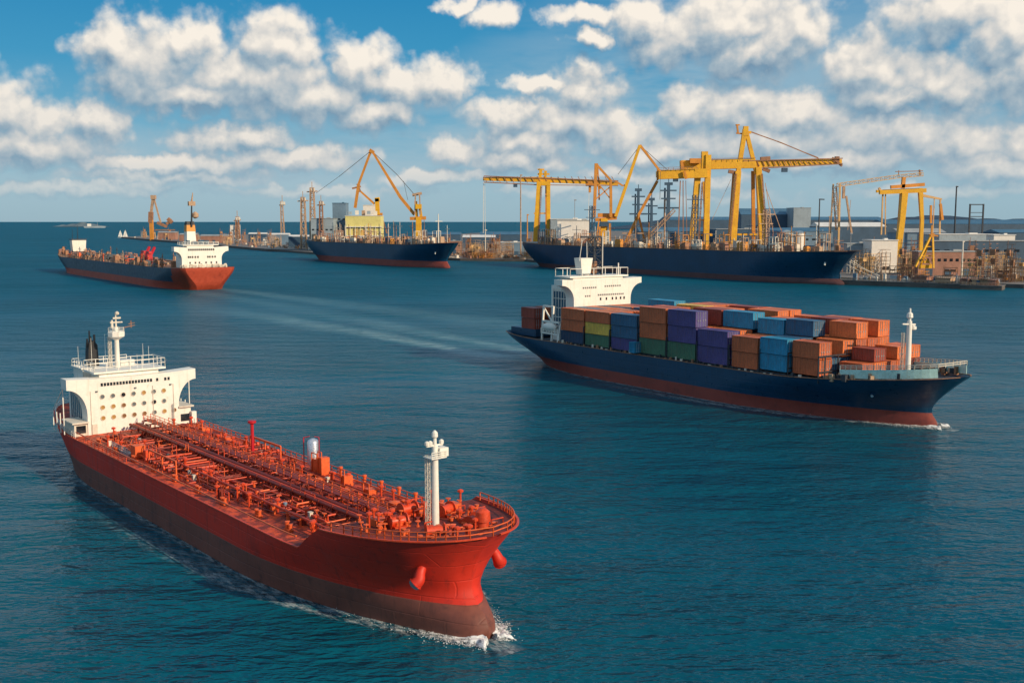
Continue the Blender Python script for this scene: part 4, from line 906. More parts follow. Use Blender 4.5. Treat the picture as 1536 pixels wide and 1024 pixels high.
def docked_ship(nm, label, bow, stern, B, zt, zbow, boot, mats, seed, nclut, bridge=None):
    bx, by = bow; L = math.hypot(bow[0] - stern[0], bow[1] - stern[1]); loc, rz = ship_frame(bx, by, heading(bow[0] - stern[0], bow[1] - stern[1]), L); h = L / 2
    t = thing(nm, label, 'ship', loc, rz)
    ztop = lambda u: zt + (zbow - zt) * max(0, (u - 0.80) / 0.2) ** 1.3 + 2.0 * max(0, (0.15 - u) / 0.15)
    H = Hull(L, B, zt, boot, [(-4, h - 3), (0, h + 2), (2.5, h + 1), (boot, h - 3), (zt * 0.5, h - 1), (zt, h + 10), (zbow + 2, h + 16)], [(-4, -h + 20), (0, -h + 12), (zt * 0.4, -h), (zt, -h - 8)], 90, 70, 1.8, 2.0, (90, 40), (0.02, 0.5), ztop, bulb=(4, 7, 8))
    H.build(t, mats, 70); H.deck(t, M['deck_blue'], -1.2)
    us = [0.003 + 0.99 * k / 60 for k in range(61)]; mb = MB()
    for side in (-1, 1):
        P = [(H.edge(u)[0], side * H.edge(u)[1], H.edge(u)[2]) for u in us]; mb = MB()
        for a, b in zip(P[:-1], P[1:]): mb.bar(a, b, 0.7, 0.5)
        mb.build('gunwale', M['rust_steel'], t)
    r = random.Random(seed); spots = []
    for k in range(nclut):
        x = r.uniform(-h + 20, h - 25); y = H.hb(x, zt) * r.uniform(-0.85, 0.85); z = ztop((x + h) / L) - 1.2
        q = r.random(); mt = r.choice([M['tan_steel'], M['rust_steel'], M['cream'], M['tan_steel'], M['wall_brick'], M['wall_dark'], M['white_dirty'], M['crane_orange']])
        nm2 = 'mast' if q < 0.25 else ('deck_frame' if q < 0.55 else ('hatch_cover' if q < 0.75 else 'deck_box'))
        spots.append((x, y, z, r.uniform(3, 9), r.uniform(3, 7), (r.uniform(4, 17) if nm2 == 'deck_frame' else r.uniform(3, 8)) if nm2 != 'mast' else r.uniform(9, 28), nm2, mt))
    clutter_boxes(t, spots, None, None)
    MB().rail([(H.edge(u)[0], -H.edge(u)[1] + 0.6, H.edge(u)[2]) for u in us[6:58]], 2.4, 5, 0.2, 2).build('side_railing', M['rust_steel'], t)
    for side in (-1,):
        xh, zh = h - 8, zt * 0.68; y = side * H.hb(xh, zh)
        MB().tube((xh, y + 0.4, zh + 1.4), (xh + 0.3, y - 0.7, zh - 1.6), 0.9, 0.6, 10).build('anchor', M['white'], t)
    return t, H, h
MID, MID_H, mh = docked_ship('moored_freighter', 'dark blue freighter moored in front of the yellow lit block', (-69, 1151), (-256, 1423), 46, 24.5, 27.5, 7.0, [M['navy'], M['boot_red']], 21, 115)
BIG, BIG_H, bh = docked_ship('moored_bulk_carrier', 'very long dark blue hull with brown waterline moored below the yellow gantry', (262, 846), (29, 1214), 50, 25.0, 27.0, 4.6, [M['navy'], M['boot_brown']], 22, 170)
# the foremast of the freighter and its white bow post
MB().tube((mh - 18, -1, 25), (mh - 18, -1, 58), 0.9, 0.5).bar((mh - 18, -5, 50), (mh - 18, 4, 50), 0.6).build('foremast', M['cream'], MID)
for (x, z1, m_) in ((-120, 66, 'wall_dark'), (40, 74, 'wall_dark'), (130, 60, 'tan_steel')):
    MB().lattice((x, 4, 24), (x, 4, z1), 4, 4, 0.3, 8).bar((x, -6, z1 - 4), (x, 14, z1 - 4), 0.8).bar((x, -4, z1 - 12), (x, 12, z1 - 12), 0.7).build('signal_mast', M[m_], BIG)

for (shp, hl, q) in ((MID, mh, ((-66, 1366), (-74, 1374), (-92, 1392))), (BIG, bh, ((306, 872), (309, 880), (303, 890)))):
    inv = (Matrix.Translation(shp.location) @ Matrix.Rotation(shp.rotation_euler.z, 4, 'Z')).inverted()
    for i, (qx, qy) in enumerate(q):
        a = Vector((hl - 14 - 9 * i, 12 + 3 * i, 25.5)) if shp is BIG else Vector((hl - 190 - 12 * i, 21, 24.0)); b = inv @ Vector((qx, qy, 3.5)); pts = [a.lerp(b, k / 8) - Vector((0, 0, 4.0 * math.sin(math.pi * k / 8) * 0.5)) for k in range(9)]
        MB().hose(pts, [0.16] * 9, 6).build('mooring_line', M['cream'], shp)
# ------------------------------------------------------------------ sea
def water_mat():
    m = bpy.data.materials.new("sea water"); m.use_nodes = True; T = NT(m.node_tree); b = T.n['Principled BSDF']
    geo = T.n.new("ShaderNodeNewGeometry"); P = geo.outputs['Position']
    wn = T.noise(P, 0.012, 2, 0.5, color=True)
    Pw = T.vmath('ADD', P, T.vmath('SCALE', T.vmath('SUBTRACT', wn, (0.5, 0.5, 0.5)), scale=9.0))
    a = T.noise(T.mapping(Pw, rot=(0, 0, 0.35), scale=(0.045, 0.10, 1)), 1.0, 2, 0.5, dim='2D')     # swell
    c = T.noise(T.mapping(Pw, rot=(0, 0, 0.2), scale=(0.16, 0.34, 1)), 1.0, 3, 0.55, dim='2D')     # wind waves
    d = T.noise(T.mapping(P, rot=(0, 0, -0.15), scale=(0.55, 1.1, 1)), 1.0, 3, 0.6, dim='2D')       # ripples
    c2 = T.math('SUBTRACT', 1.0, T.math('ABSOLUTE', T.math('SUBTRACT', T.math('MULTIPLY', c, 2.0), 1.0)))
    # gusts: patches of calmer and rougher water
    gust = T.rng(T.noise(T.mapping(P, scale=(0.004, 0.011, 1)), 1.0, 3, 0.55, dim='2D'), 0.35, 0.65, 0.45, 1.35)
    foam = None; wake = None; slick = None
    def add(acc, v): return v if acc is None else T.math('MAXIMUM', acc, v)
    for (obj, H, L, wv, rise) in ((TANK, TANK_H, 140.0, 1.0, 0.75), (CSHIP, CSHIP_H, 164.0, 1.0, 1.0), (LSHIP, LSHIP_H, 396.0, 2.0, 0.35)):
        tc = T.n.new("ShaderNodeTexCoord"); tc.object = obj; lx, ly, lz = T.sep(tc.outputs['Object'])
        x0, x1 = H.xs(0), H.xb(0)
        t_ = T.rng(lx, x0, x1)
        cv = T.n.new("ShaderNodeFloatCurve"); cu = cv.mapping.curves[0]; pts = [(k / 20, H.hb(x0 + (x1 - x0) * k / 20, 0.0) / (H.B)) for k in range(21)]
        cu.points[0].location = pts[0]; cu.points[1].location = pts[-1]
        for p in pts[1:-1]: cu.points.new(*p)
        cv.mapping.update(); T.l.new(t_, cv.inputs['Value'])
        hb = T.math('MULTIPLY', cv.outputs[0], H.B)
        ay = T.math('ABSOLUTE', ly)
        along = T.rng(lx, x1 - 0.1, x1 - L * 0.75)                       # 0 at the bow
        inside = T.math('MULTIPLY', T.math('LESS_THAN', lx, x1 + 5.0), T.math('GREATER_THAN', lx, x0 - 4))
        off = T.math('SUBTRACT', ay, hb)
        n1 = T.noise(T.mapping(tc.outputs['Object'], scale=(0.22 / wv, 0.6 / wv, 1)), 1.0, 5, 0.65)
        wob = T.math('MULTIPLY', T.math('SUBTRACT', n1, 0.5), 6.0 * wv)
        cen = T.math('ADD', T.math('MULTIPLY', T.math('POWER', along, 0.8), 6.0 * wv), 0.4)
        wid = T.math('ADD', T.math('MULTIPLY', along, 2.6 * wv), 0.9 * wv)
        dist = T.math('DIVIDE', T.math('ABSOLUTE', T.math('SUBTRACT', T.math('ADD', off, wob), cen)), wid)
        fl = T.math('MULTIPLY', T.rng(dist, 1.0, 0.15), T.math('MULTIPLY', T.rng(along, 0.85, 0.0, 0.0, 0.9), inside))
        hug = T.math('MULTIPLY', T.rng(T.math('ABSOLUTE', off), 1.9 * wv, 0.1), T.math('MULTIPLY', T.rng(lx, x0, x1, 0.25, 0.75), inside))
        brk = T.rng(T.noise(T.mapping(tc.outputs['Object'], scale=(0.35 / wv, 1.1 / wv, 1)), 1.0, 6, 0.7), 0.42, 0.62)
        f = T.math('MULTIPLY', T.math('MULTIPLY', T.math('MAXIMUM', fl, hug), brk), rise)
        foam = add(foam, f)
        # spreading wake behind the ship: smoother, aerated bands
        back = T.math('SUBTRACT', x0 + L * 0.12, lx)
        bandc = T.math('ADD', T.math('MULTIPLY', back, 0.035), H.B * 0.22)
        bw = T.math('ADD', T.math('MULTIPLY', back, 0.048), 4.0 * wv)
        wobl = T.math('MULTIPLY', T.math('SUBTRACT', T.noise(T.mapping(tc.outputs['Object'], scale=(0.012, 0.03, 1)), 1.0, 3, 0.5), 0.5), 20.0)
        bd = T.math('DIVIDE', T.math('ABSOLUTE', T.math('SUBTRACT', T.math('ADD', ay, wobl), bandc)), bw)
        sidef = T.rng(ly, -6.0, 6.0, 1.0, 0.6)
        bnd = T.math('MULTIPLY', T.rng(bd, 1.3, 0.1, smooth=True), T.math('MULTIPLY', T.rng(back, -8.0, 8.0), T.rng(back, L * 2.2, L * 0.35)))
        wk = T.math('MULTIPLY', T.math('MULTIPLY', bnd, sidef), 0.10 if H is TANK_H else rise)
        wake = add(wake, wk)
    st = T.noise(T.mapping(P, rot=(0, 0, 0.1), scale=(0.05, 0.35, 1)), 1.0, 4, 0.65, dim='2D')
    wake = T.math('MULTIPLY', wake, T.rng(st, 0.35, 0.65, 0.25, 1.0))
    wfoam = T.math('MULTIPLY', T.math('POWER', wake, 1.4), T.rng(T.noise(T.mapping(P, scale=(0.25, 0.9, 1)), 1.0, 5, 0.7, dim='2D'), 0.40, 0.62, 0.10, 0.60))
    foam = T.math('MAXIMUM', foam, wfoam)
    deep = T.mix(T.noise(T.mapping(P, scale=(0.006, 0.006, 1)), 1.0, 2, 0.5, dim='2D'), (0.001, 0.048, 0.079), (0.002, 0.103, 0.160))
    col = T.mix(T.math('MULTIPLY', wake, 0.8), deep, (0.13, 0.35, 0.41))
    col = T.mix(foam, col, (0.78, 0.80, 0.80))
    T.put(b.inputs['Base Color'], col)
    T.put(b.inputs['Roughness'], T.math('ADD', T.math('MULTIPLY', foam, 0.5), T.rng(T.sep(P)[1], 110.0, 800.0, 0.15, 0.46)))
    b.inputs['Specular Tint'].default_value = (0.40, 0.80, 1.0, 1.0)
    b.inputs['IOR'].default_value = 1.333; b.inputs['Specular IOR Level'].default_value = 0.22
    h = T.math('ADD', T.math('MULTIPLY', a, 3.0), T.math('ADD', T.math('MULTIPLY', c2, 0.95), T.math('MULTIPLY', d, 0.20)))
    h = T.math('MULTIPLY', T.math('MULTIPLY', h, gust), T.math('SUBTRACT', 1.0, T.math('MULTIPLY', wake, 0.6)))
    h = T.math('ADD', h, T.math('MULTIPLY', foam, 0.25))
    T.l.new(T.bump(h, 1.0, 1.0), b.inputs['Normal'])
    return m
WATER = water_mat()
S = 60000.0
o = MB().add([(-S, -2000, 0), (S, -2000, 0), (S, 90000, 0), (-S, 90000, 0)], [(0, 1, 2, 3)]).build('sea', WATER); o['kind'] = 'structure'

# bow spray: lumps of white water thrown up at the stems
foam_m = bpy.data.materials.new("white water"); foam_m.use_nodes = True
_T = NT(foam_m.node_tree); _b = _T.n['Principled BSDF']; _b.inputs['Base Color'].default_value = (0.80, 0.82, 0.82, 1); _b.inputs['Roughness'].default_value = 0.85
_co = _T.n.new("ShaderNodeTexCoord").outputs['Object']; _n = _T.noise(_T.mapping(_co, scale=(0.8, 1.6, 1.0)), 1.3, 7, 0.72); _uv = _T.n.new("ShaderNodeAttribute"); _uv.attribute_name = "cover"
_T.put(_b.inputs['Alpha'], _T.rng(_T.math('ADD', _n, _T.math('SUBTRACT', _uv.outputs['Fac'], 0.5)), 0.44, 0.62))
_T.l.new(_T.bump(_n, 0.35, 0.3), _b.inputs['Normal'])
from mathutils import noise as mnoise
def bow_wave(ship, H, L, name, length, hmax, wmax, label):
    """sheets of broken water peeling off both sides of the stem"""
    vs, fs, cov = [], [], []; n, m = 130, 20; x1 = H.xb(0) + 0.9
    for side in (-1, 1):
        o0 = len(vs)
        for i in range(n + 1):
            t = i / n; x = x1 - length * t ** 1.3; hb = H.hb(min(x, x1 - 1.0), 0.2)
            hh = hmax * (1.35 * math.exp(-t * 9) * (1 - math.exp(-t * 40 - 0.3)) + 0.10 * (1 - t)); w = 0.6 + wmax * (0.30 + t) ** 0.8 * (1 - 0.35 * t)
            for j in range(m + 1):
                q = j / m; k = mnoise.noise((x * 0.55, q * 3.0 + side * 7, 1.7)); k2 = mnoise.noise((x * 1.7, q * 9.0 + side * 7, 4.7))
                prof = (1 - q) ** 1.5 * 0.9 + 0.55 * math.exp(-((q - 0.55) / 0.22) ** 2)
                z = max(0.06, 0.08 + hh * prof * (0.85 + 0.55 * k + 0.3 * k2)); y = hb + 0.02 + (w * q + 1.4 * t * q) * (1 + 0.35 * k)
                vs.append((x + 1.9 * (1 - t) * q * math.exp(-t * 4), side * y, z))
                cov.append(0.72 - 0.40 * q ** 2 - 0.50 * t ** 0.8 + (0.08 if t < 0.12 else 0))
        for i in range(n):
            for j in range(m):
                a = o0 + i * (m + 1) + j; fs.append((a, a + 1, a + m + 2, a + m + 1))
    r = random.Random(17); octs = [(0, 2, 4), (2, 1, 4), (1, 3, 4), (3, 0, 4), (2, 0, 5), (1, 2, 5), (3, 1, 5), (0, 3, 5)]
    for i in range(2600):
        side = r.choice((-1, 1)); t = min(1.0, r.expovariate(7.0)); x = x1 - length * t ** 1.3; hb = H.hb(min(x, x1 - 1.0), 0.2)
        w = 0.6 + wmax * (0.30 + t) ** 0.8 * (1 - 0.35 * t); q = abs(r.gauss(0.25, 0.30)); k = mnoise.noise((x * 0.55, q * 3.0 + side * 7, 1.7))
        hh = hmax * 0.75 * math.exp(-t * 9) + 0.22; z = 0.05 + hh * max(0.0, 1.1 - q) * r.random() ** 3 * (1 + k); y = hb + (w * q + 1.4 * t * q) * (1 + 0.35 * k)
        a = len(vs); c = (x + 1.9 * (1 - t) * q * math.exp(-t * 4) + r.uniform(-.2, .2), side * y, z); rr = r.uniform(0.02, 0.085)
        for d in ((1, 0, 0), (-1, 0, 0), (0, 1, 0), (0, -1, 0), (0, 0, 0.7), (0, 0, -0.7)): vs.append(tuple(c[j] + d[j] * rr * r.uniform(0.7, 1.3) for j in range(3))); cov.append(1.0)
        fs.extend([tuple(a + j for j in f) for f in octs])
    me = bpy.data.meshes.new(name); me.from_pydata(vs, [], fs); at = me.attributes.new("cover", 'FLOAT', 'POINT'); at.data.foreach_set('value', cov)
    me.materials.append(foam_m); me.polygons.foreach_set('use_smooth', [True] * len(fs))
    ob = link(name, me, None, ship.location, ship.rotation_euler.z); tag(ob, label, 'bow wave', None, 'stuff')
bow_wave(TANK, TANK_H, 140, 'bow_wave', 24, 1.2, 3.2, 'white broken water at the bow of the red tanker')
bow_wave(CSHIP, CSHIP_H, 164, 'bow_wave', 34, 1.2, 4.2, 'white broken water at the bow of the container ship')
# ------------------------------------------------------------------ port
def P(px, py, d):
    """a point of the harbour d metres off, from its bearing and height angle"""
    return Vector(((px - 768) * d / 1610.0, d, CAM_H - (py - 332) * d / 1620.0))
def ground(px, d): return (px - 768) * d / 1610.0, d
def quay(name, pts, z=3.0):
    n = len(pts); mb = MB(); vs = [(x, y, -4) for x, y in pts] + [(x, y, z) for x, y in pts]
    mb.add(vs, [tuple(range(n, 2 * n))], 0); mb.add(vs, [(k, (k + 1) % n, (k + 1) % n + n, k + n) for k in range(n)], 1)
    o = mb.build(name, [M['concrete'], M['quay_side']]); o['kind'] = 'structure'; return o
quay('quay_ground', [(900, 720), (384, 800), (300, 868), (50, 1258), (18, 1333), (-66, 1362), (-205, 1500), (-310, 1690), (-330, 3300), (-100, 4600), (300, 5200), (9000, 9000), (9000, 720)])
quay('pier_ground', [(-1160, 3180), (-1010, 2900), (-668, 2286), (-409, 1790), (-312, 1700), (-312, 3300), (-900, 3900), (-1165, 3330)], 4.0)
quay('jetty_ground', [(-445, 1935), (-405, 1800), (-255, 1560), (-235, 1640), (-370, 1900)], 3.0)
# low ridge behind the yards
def ridge(name, x0, x1, y, hs, depth, seed):
    r = random.Random(seed); n = 60; rows = [[], [], [], []]
    for k in range(n + 1):
        x = x0 + (x1 - x0) * k / n; t = k / n; e = min(1, t * 8, (1 - t) * 8)
        hh = e * hs * (0.6 + 0.25 * math.sin(t * 9 + seed) + 0.12 * math.sin(t * 27 + seed * 2) + 0.12 * r.random())
        rows[0].append((x, y - depth, 2)); rows[1].append((x, y - depth * 0.4, 2 + hh * 0.7)); rows[2].append((x, y, 2 + hh)); rows[3].append((x, y + depth, 0))
    o = MB().grid(rows).build(name, M['hill'], smooth=180); o['kind'] = 'structure'
ridge('hills', 600, 4200, 7200, 84, 500, 2)
ridge('hills', 1500, 5200, 5600, 62, 300, 5)
ridge('island', -4150, -3720, 9800, 40, 160, 3); bpy.data.objects['island'].data.materials[0] = M['hazed_island']

# buildings ----------------------------------------------------------
def shed(x0, x1, ytop, d, depth, wall, roof, label, cat='warehouse', name='warehouse', z0=3.0, pitch=0.0, windows=0, doors=1, group=None, wmat='glass_dark'):
    a = P(x0, ytop, d); b = P(x1, ytop, d); w = b.x - a.x; H = a.z - z0
    t = thing(name, label, cat, ((a.x + b.x) / 2, d + depth / 2, z0), 0.0, group)
    MB().box((0, 0, H / 2), (w, depth, H)).build('wall', M[wall], t)
    mb = MB()
    if pitch: mb.prism([(-depth / 2 - 0.8, H), (depth / 2 + 0.8, H), (0, H + pitch)], -w / 2 - 0.8, w / 2 + 0.8)
    else:
        mb.box((0, 0, H + 0.35), (w + 1.4, depth + 1.4, 0.7)); mb.box((w * 0.2, 0, H + 1.3), (w * 0.14, depth * 0.2, 1.4))
    mb.build('roof', M[roof], t)
    if windows:
        wm = MB().box((0, 0, 0), (w / windows * 0.5, 0.3, min(2.4, H * 0.25))).mesh('window', M[wmat])
        for k in range(windows): link('window', wm, t, (-w / 2 + w * (k + 0.5) / windows, -depth / 2 - 0.05, H * 0.66))
    for k in range(doors):
        MB().box((-w / 2 + w * (k + 0.6) / (doors + 0.2), -depth / 2 - 0.08, min(3.0, H * 0.3)), (min(6, w * 0.14), 0.3, min(6.0, H * 0.6))).build('door', M['wall_dark'], t)
    return t
shed(836, 884, 331, 1160, 15, 'wall_pale', 'roof_white', 'tall pale windowless block standing on the aft deck of the long docked hull', 'deckhouse', 'deck_building', z0=23.6, doors=0)
shed(826, 880, 329, 1460, 40, 'wall_steel', 'roof_white', 'grey shed with white roof just behind the tall pale block', pitch=0, doors=0)
shed(1309, 1348, 361, 985, 26, 'wall_pale', 'roof_white', 'pale square block with flat white roof near the dark pontoon', 'building', 'storage_building', doors=0)
shed(1272, 1309, 366, 1010, 24, 'wall_steel', 'roof_grey', 'blue grey annex on the near edge of the pale square block', 'building', 'annex_building', doors=0)
t = shed(1492, 1524, 353, 1120, 18, 'wall_pale', 'roof_white', 'small white block with dark doorway at the far end of quay', 'building', 'gate_building', doors=1)
shed(1410, 1500, 352, 1400, 60, 'wall_steel', 'roof_white', 'long grey warehouse behind the small white block', doors=3, windows=12)
shed(1350, 1420, 349, 1550, 50, 'wall_blue', 'roof_grey', 'blue grey warehouse behind the pale square block', pitch=6, doors=2)
shed(1500, 1640, 349, 1700, 60, 'wall_dark', 'roof_blue', 'dark blue warehouse running out past the frame', pitch=5, doors=2)
shed(1400, 1640, 362, 1060, 20, 'wall_dark', 'roof_grey', 'low dark blue warehouse along the quay wall', doors=6, windows=16)
yb = shed(518, 571, 324, 1720, 40, 'wall_yellow', 'roof_white', 'yellow green block with glass front behind the blue freighter', 'building', 'office_building', windows=9, doors=2, wmat='glass_grey')
w_ = 53 * 1720 / 1610.0
for z_, nm_, m_, hh_ in ((13, 'glass_front', 'glass_grey', 12), (24, 'balcony', 'roof_white', 1.0), (38, 'balcony', 'roof_white', 1.0)): MB().box((2, -20.9 if hh_ > 2 else -21.4, z_), (w_ * (0.7 if hh_ > 2 else 1.02), 1.2 if hh_ > 2 else 3.0, hh_)).build(nm_, M[m_], yb)
for k_ in range(8): MB().bar((-w_ / 2 + w_ * k_ / 7, -22.0, 0), (-w_ / 2 + w_ * k_ / 7, -22.0, 40), 0.8).build('column', M['cream'], yb)
for k_ in range(5): MB().box((-w_ / 2 + 6 + 10 * k_, -6 + 5 * (k_ % 3), 60 + (k_ % 2)), (5, 6, 5 + 2 * (k_ % 3))).build('roof_unit', M[('wall_steel', 'cream', 'tan_steel')[k_ % 3]], yb)
shed(499, 519, 305, 1760, 30, 'wall_blue', 'roof_blue', 'tall blue grey tower block beside the yellow green block', 'building', 'tower_block', windows=3, doors=0)
shed(466, 500, 328, 1700, 40, 'wall_steel', 'roof_grey', 'grey plant house beside the blue tower block', 'building', 'plant_house', windows=5, doors=1)
shed(545, 566, 308, 1830, 20, 'wall_pale', 'roof_white', 'small white house on top behind the yellow green block', 'building', 'roof_house', doors=0)
shed(1190, 1216, 312, 2300, 60, 'wall_steel', 'roof_grey', 'tall steel grey hall rising behind the gantry crane', 'building', 'plant_hall', doors=0)
shed(1112, 1196, 322, 2350, 80, 'wall_dark', 'roof_blue', 'wide dark hall under the tall gantry legs', 'building', 'plant_hall', pitch=14, doors=0)
shed(1160, 1250, 347, 1500, 60, 'wall_blue', 'roof_blue', 'blue warehouse behind the bow of the long docked hull', pitch=5, doors=2, windows=8)
shed(1075, 1150, 344, 1600, 60, 'wall_dark', 'roof_grey', 'dark warehouse behind the yellow gantry legs', doors=3)
shed(960, 1060, 347, 1650, 60, 'wall_dark', 'roof_blue', 'dark blue warehouse behind the leaning orange struts', pitch=6, doors=3)
shed(1230, 1330, 340, 2000, 70, 'wall_dark', 'roof_white', 'dark warehouse with white roof under the pale cranes', pitch=8, doors=2)
shed(1000, 1330, 330, 3300, 160, 'wall_dark', 'roof_blue', 'very wide dark hall far behind the yards', pitch=10, doors=0)
shed(1330, 1700, 336, 3000, 160, 'wall_dark', 'roof_blue', 'wide dark hall below the ridge', pitch=12, doors=0)
shed(694, 742, 356, 1900, 60, 'wall_dark', 'roof_white', 'low dark shed with white roof left of the long crane boom', pitch=4, doors=1)
shed(720, 790, 352, 2300, 60, 'wall_dark', 'roof_blue', 'dark shed by the water under the crane boom', pitch=6, doors=1)
shed(655, 692, 362, 1560, 30, 'wall_brick', 'roof_grey', 'reddish shed just right of the blue freighter bow', 'shed', 'quay_shed', doors=2, windows=6)
shed(640, 690, 352, 2100, 50, 'wall_dark', 'roof_blue', 'dark shed far behind the blue freighter bow', pitch=5, doors=1)
shed(744, 786, 364, 1480, 26, 'wall_blue', 'roof_white', 'blue shed on the quay right below the long boom tip', 'shed', 'quay_shed', doors=2)
shed(345, 358, 338, 2600, 14, 'wall_pale', 'roof_white', 'small white signal house on the far pier', 'building', 'signal_house', z0=4.0, doors=0, windows=2)
shed(1380, 1470, 378, 930, 16, 'wall_brick', 'roof_grey', 'low reddish shed behind the yellow tripod crane', doors=3, windows=10)
for k, (x0, x1, yt, d, wl, rf, lb) in enumerate([
        (372, 398, 351, 2350, 'wall_dark', 'roof_white', 'small dark boat shed with white roof on the far pier'),
        (402, 432, 352, 2150, 'wall_blue', 'roof_white', 'blue boat shed with white roof beside the lattice frames'),
        (432, 468, 355, 1900, 'wall_dark', 'roof_white', 'dark boat shed with white roof by the freighter stern'),
        (236, 262, 349, 2700, 'wall_brick', 'roof_grey', 'reddish pier shed under the far pier crane'),
        (268, 292, 352, 2500, 'wall_brick', 'roof_grey', 'reddish pier shed behind the orange funnel'),
        (300, 340, 354, 2300, 'wall_brick', 'roof_grey', 'long reddish pier shed between funnel and signal house')]):
    shed(x0, x1, yt, d, 22, wl, rf, lb, 'shed', 'pier_shed', z0=4.0, pitch=3, doors=1)

# cranes ---------------------------------------------------------------
def member(mb, d, x0, y0, x1, y1, w, o0=0.0, o1=0.0, kind='bar', base=None, w2=None, bays=10):
    a = P(x0, y0, d); b = P(x1, y1, d); m = d / 1610.0
    a = Vector((a.x - base[0], o0, a.z - base[2])); b = Vector((b.x - base[0], o1, b.z - base[2])); w = w * m
    if kind == 'bar': mb.bar(a, b, w, w, w2=None if w2 is None else w2 * m, h2=None if w2 is None else w2 * m)
    elif kind == 'tube': mb.tube(a, b, w / 2, (w2 or w / m) * m / 2 if w2 else w / 2)
    elif kind == 'truss': mb.lattice(a, b, w, w, max(0.22, w * 0.085), bays, w2=None if w2 is None else w2 * m, h2=None if w2 is None else w2 * m)
    return mb
def crane(name, label, cat, px, d, z0, mat, parts, group=None):
    """parts: (name, material or None, [member tuples])"""
    base = ((px - 768) * d / 1610.0, d, z0)
    t = thing(name, label, cat, base, 0.0, group)
    prev = {}
    parts2 = []
    for (pn, pm, mem) in parts:
        if pn.split('>')[-1] in ('platform', 'cross_beam', 'cable', 'hoist_cable', 'tie_rod', 'brace'): parts2 += [(pn, pm, [q]) for q in mem]
        else: parts2.append((pn, pm, mem))
    for (pn, pm, mem) in parts2:
        mb = MB()
        for q in mem: member(mb, d, *q[:5], *q[5:7], kind=q[7] if len(q) > 7 else 'bar', base=base, w2=q[8] if len(q) > 8 else None, bays=q[9] if len(q) > 9 else 10)
        sub = pn.split('>'); par = t
        if len(sub) == 2: par = prev[sub[0]]
        o = mb.build(sub[-1], M[pm or mat], par); prev.setdefault(sub[-1], o)
    return t
Y, O, PL = 'crane_yellow', 'crane_orange', 'crane_pale'
# ship-to-shore crane with the long boom
crane('quay_crane', 'yellow quay crane with long boom reaching over the empty berth', 'crane', 812, 1500, 3, Y, [
    ('leg', None, [(808, 276, 801, 386, 6.5, -9, -9)]), ('leg', None, [(822, 276, 823, 386, 5.5, -9, -9)]), ('leg', O, [(809, 276, 806, 380, 4, 12, 12)]), ('leg', O, [(820, 276, 821, 380, 4, 12, 12)]),
    ('cross_beam', None, [(801, 360, 823, 360, 3, -9, -9), (805, 276, 825, 276, 6, -9, -9), (805, 276, 825, 276, 5, 12, 12), (801, 320, 822, 320, 2, 12, 12)]),
    ('boom', None, [(725, 269, 812, 270, 5, -4, -4, 'bar', 8), (812, 270, 926, 276, 8, -4, -4, 'bar', 5)]), ('boom_rail', 'rust_steel', [(726, 265, 926, 272, 1.4, -8, -8), (726, 274, 812, 278, 1.4, -8, -8), (812, 278, 926, 279, 1.2, -8, -8)] + [(726 + 10 * k, 265.5, 731 + 10 * k, 275, 0.9, -8, -8) for k in range(20)]),
    ('ladder', 'rust_steel', [(812, 280, 806, 385, 1.3, -12, -12, 'truss', None, 28)]), ('operator_cab', 'wall_dark', [(770, 279, 776, 279, 4.5, -6, -6)]),
    ('apex_tower', None, [(809, 272, 811, 254, 4.5, -6, -6), (817, 272, 818, 257, 4, -6, -6), (806, 262, 824, 262, 2.5, -6, -6), (806, 255, 816, 255, 2, -6, -6)]),
    ('trolley', O, [(878, 276, 892, 276, 7, -4, -4), (884, 276, 884, 289, 3.5, -4, -4), (893, 272, 900, 284, 4, -4, -4)]),
    ('hoist_cable', 'cream', [(725.5, 274, 725.0, 350, 0.7, -4, -4), (727.5, 274, 728, 345, 0.6, -4, -4), (883, 288, 882, 340, 0.6, -4, -4)])])
# slewing crane on the docked ship with folded jib
crane('slewing_crane', 'orange yellow slewing crane with double folded jib behind the white bridge', 'crane', 905, 1190, 24, Y, [
    ('column', None, [(906, 378, 906, 328, 10, 0, 0)]), ('column>platform', O, [(893, 330, 925, 327, 5, 0, 0), (897, 323, 922, 323, 6, 3, 3)]), ('base_frame', O, [(899, 385, 899, 340, 2.5, -5, -5), (915, 385, 914, 335, 2.5, -5, -5), (896, 372, 918, 372, 4, -4, -4), (893, 366, 898, 330, 2, -5, -5)]),
    ('tower_frame', O, [(891, 326, 893, 246, 4.5, -3, -3), (916, 326, 915, 272, 4, -3, -3), (893, 247, 916, 272, 3.2, -3, -3), (892, 270, 916, 300, 1.6, -3, -3), (892, 300, 915, 280, 1.6, -3, -3), (896, 246, 899, 300, 2, 4, 4)]),
    ('jib', None, [(923, 325, 958, 219, 4.8, -2, -2, 'bar', 4)]), ('jib', O, [(958, 219, 989, 258, 3.6, -2, -2, 'bar', 3)]), ('jib', O, [(922, 272, 933, 279, 2.5, -2, -2), (933, 279, 940, 277, 2, -2, -2)]),
    ('cable', 'cable', [(926, 262, 957, 221, 0.7, -2, -2), (959, 220, 1000, 256, 0.7, -2, -2), (989, 258, 989, 300, 0.6, -2, -2)]),
    ('operator_cab', 'wall_dark', [(900, 336, 912, 336, 7, -4, -4)])])
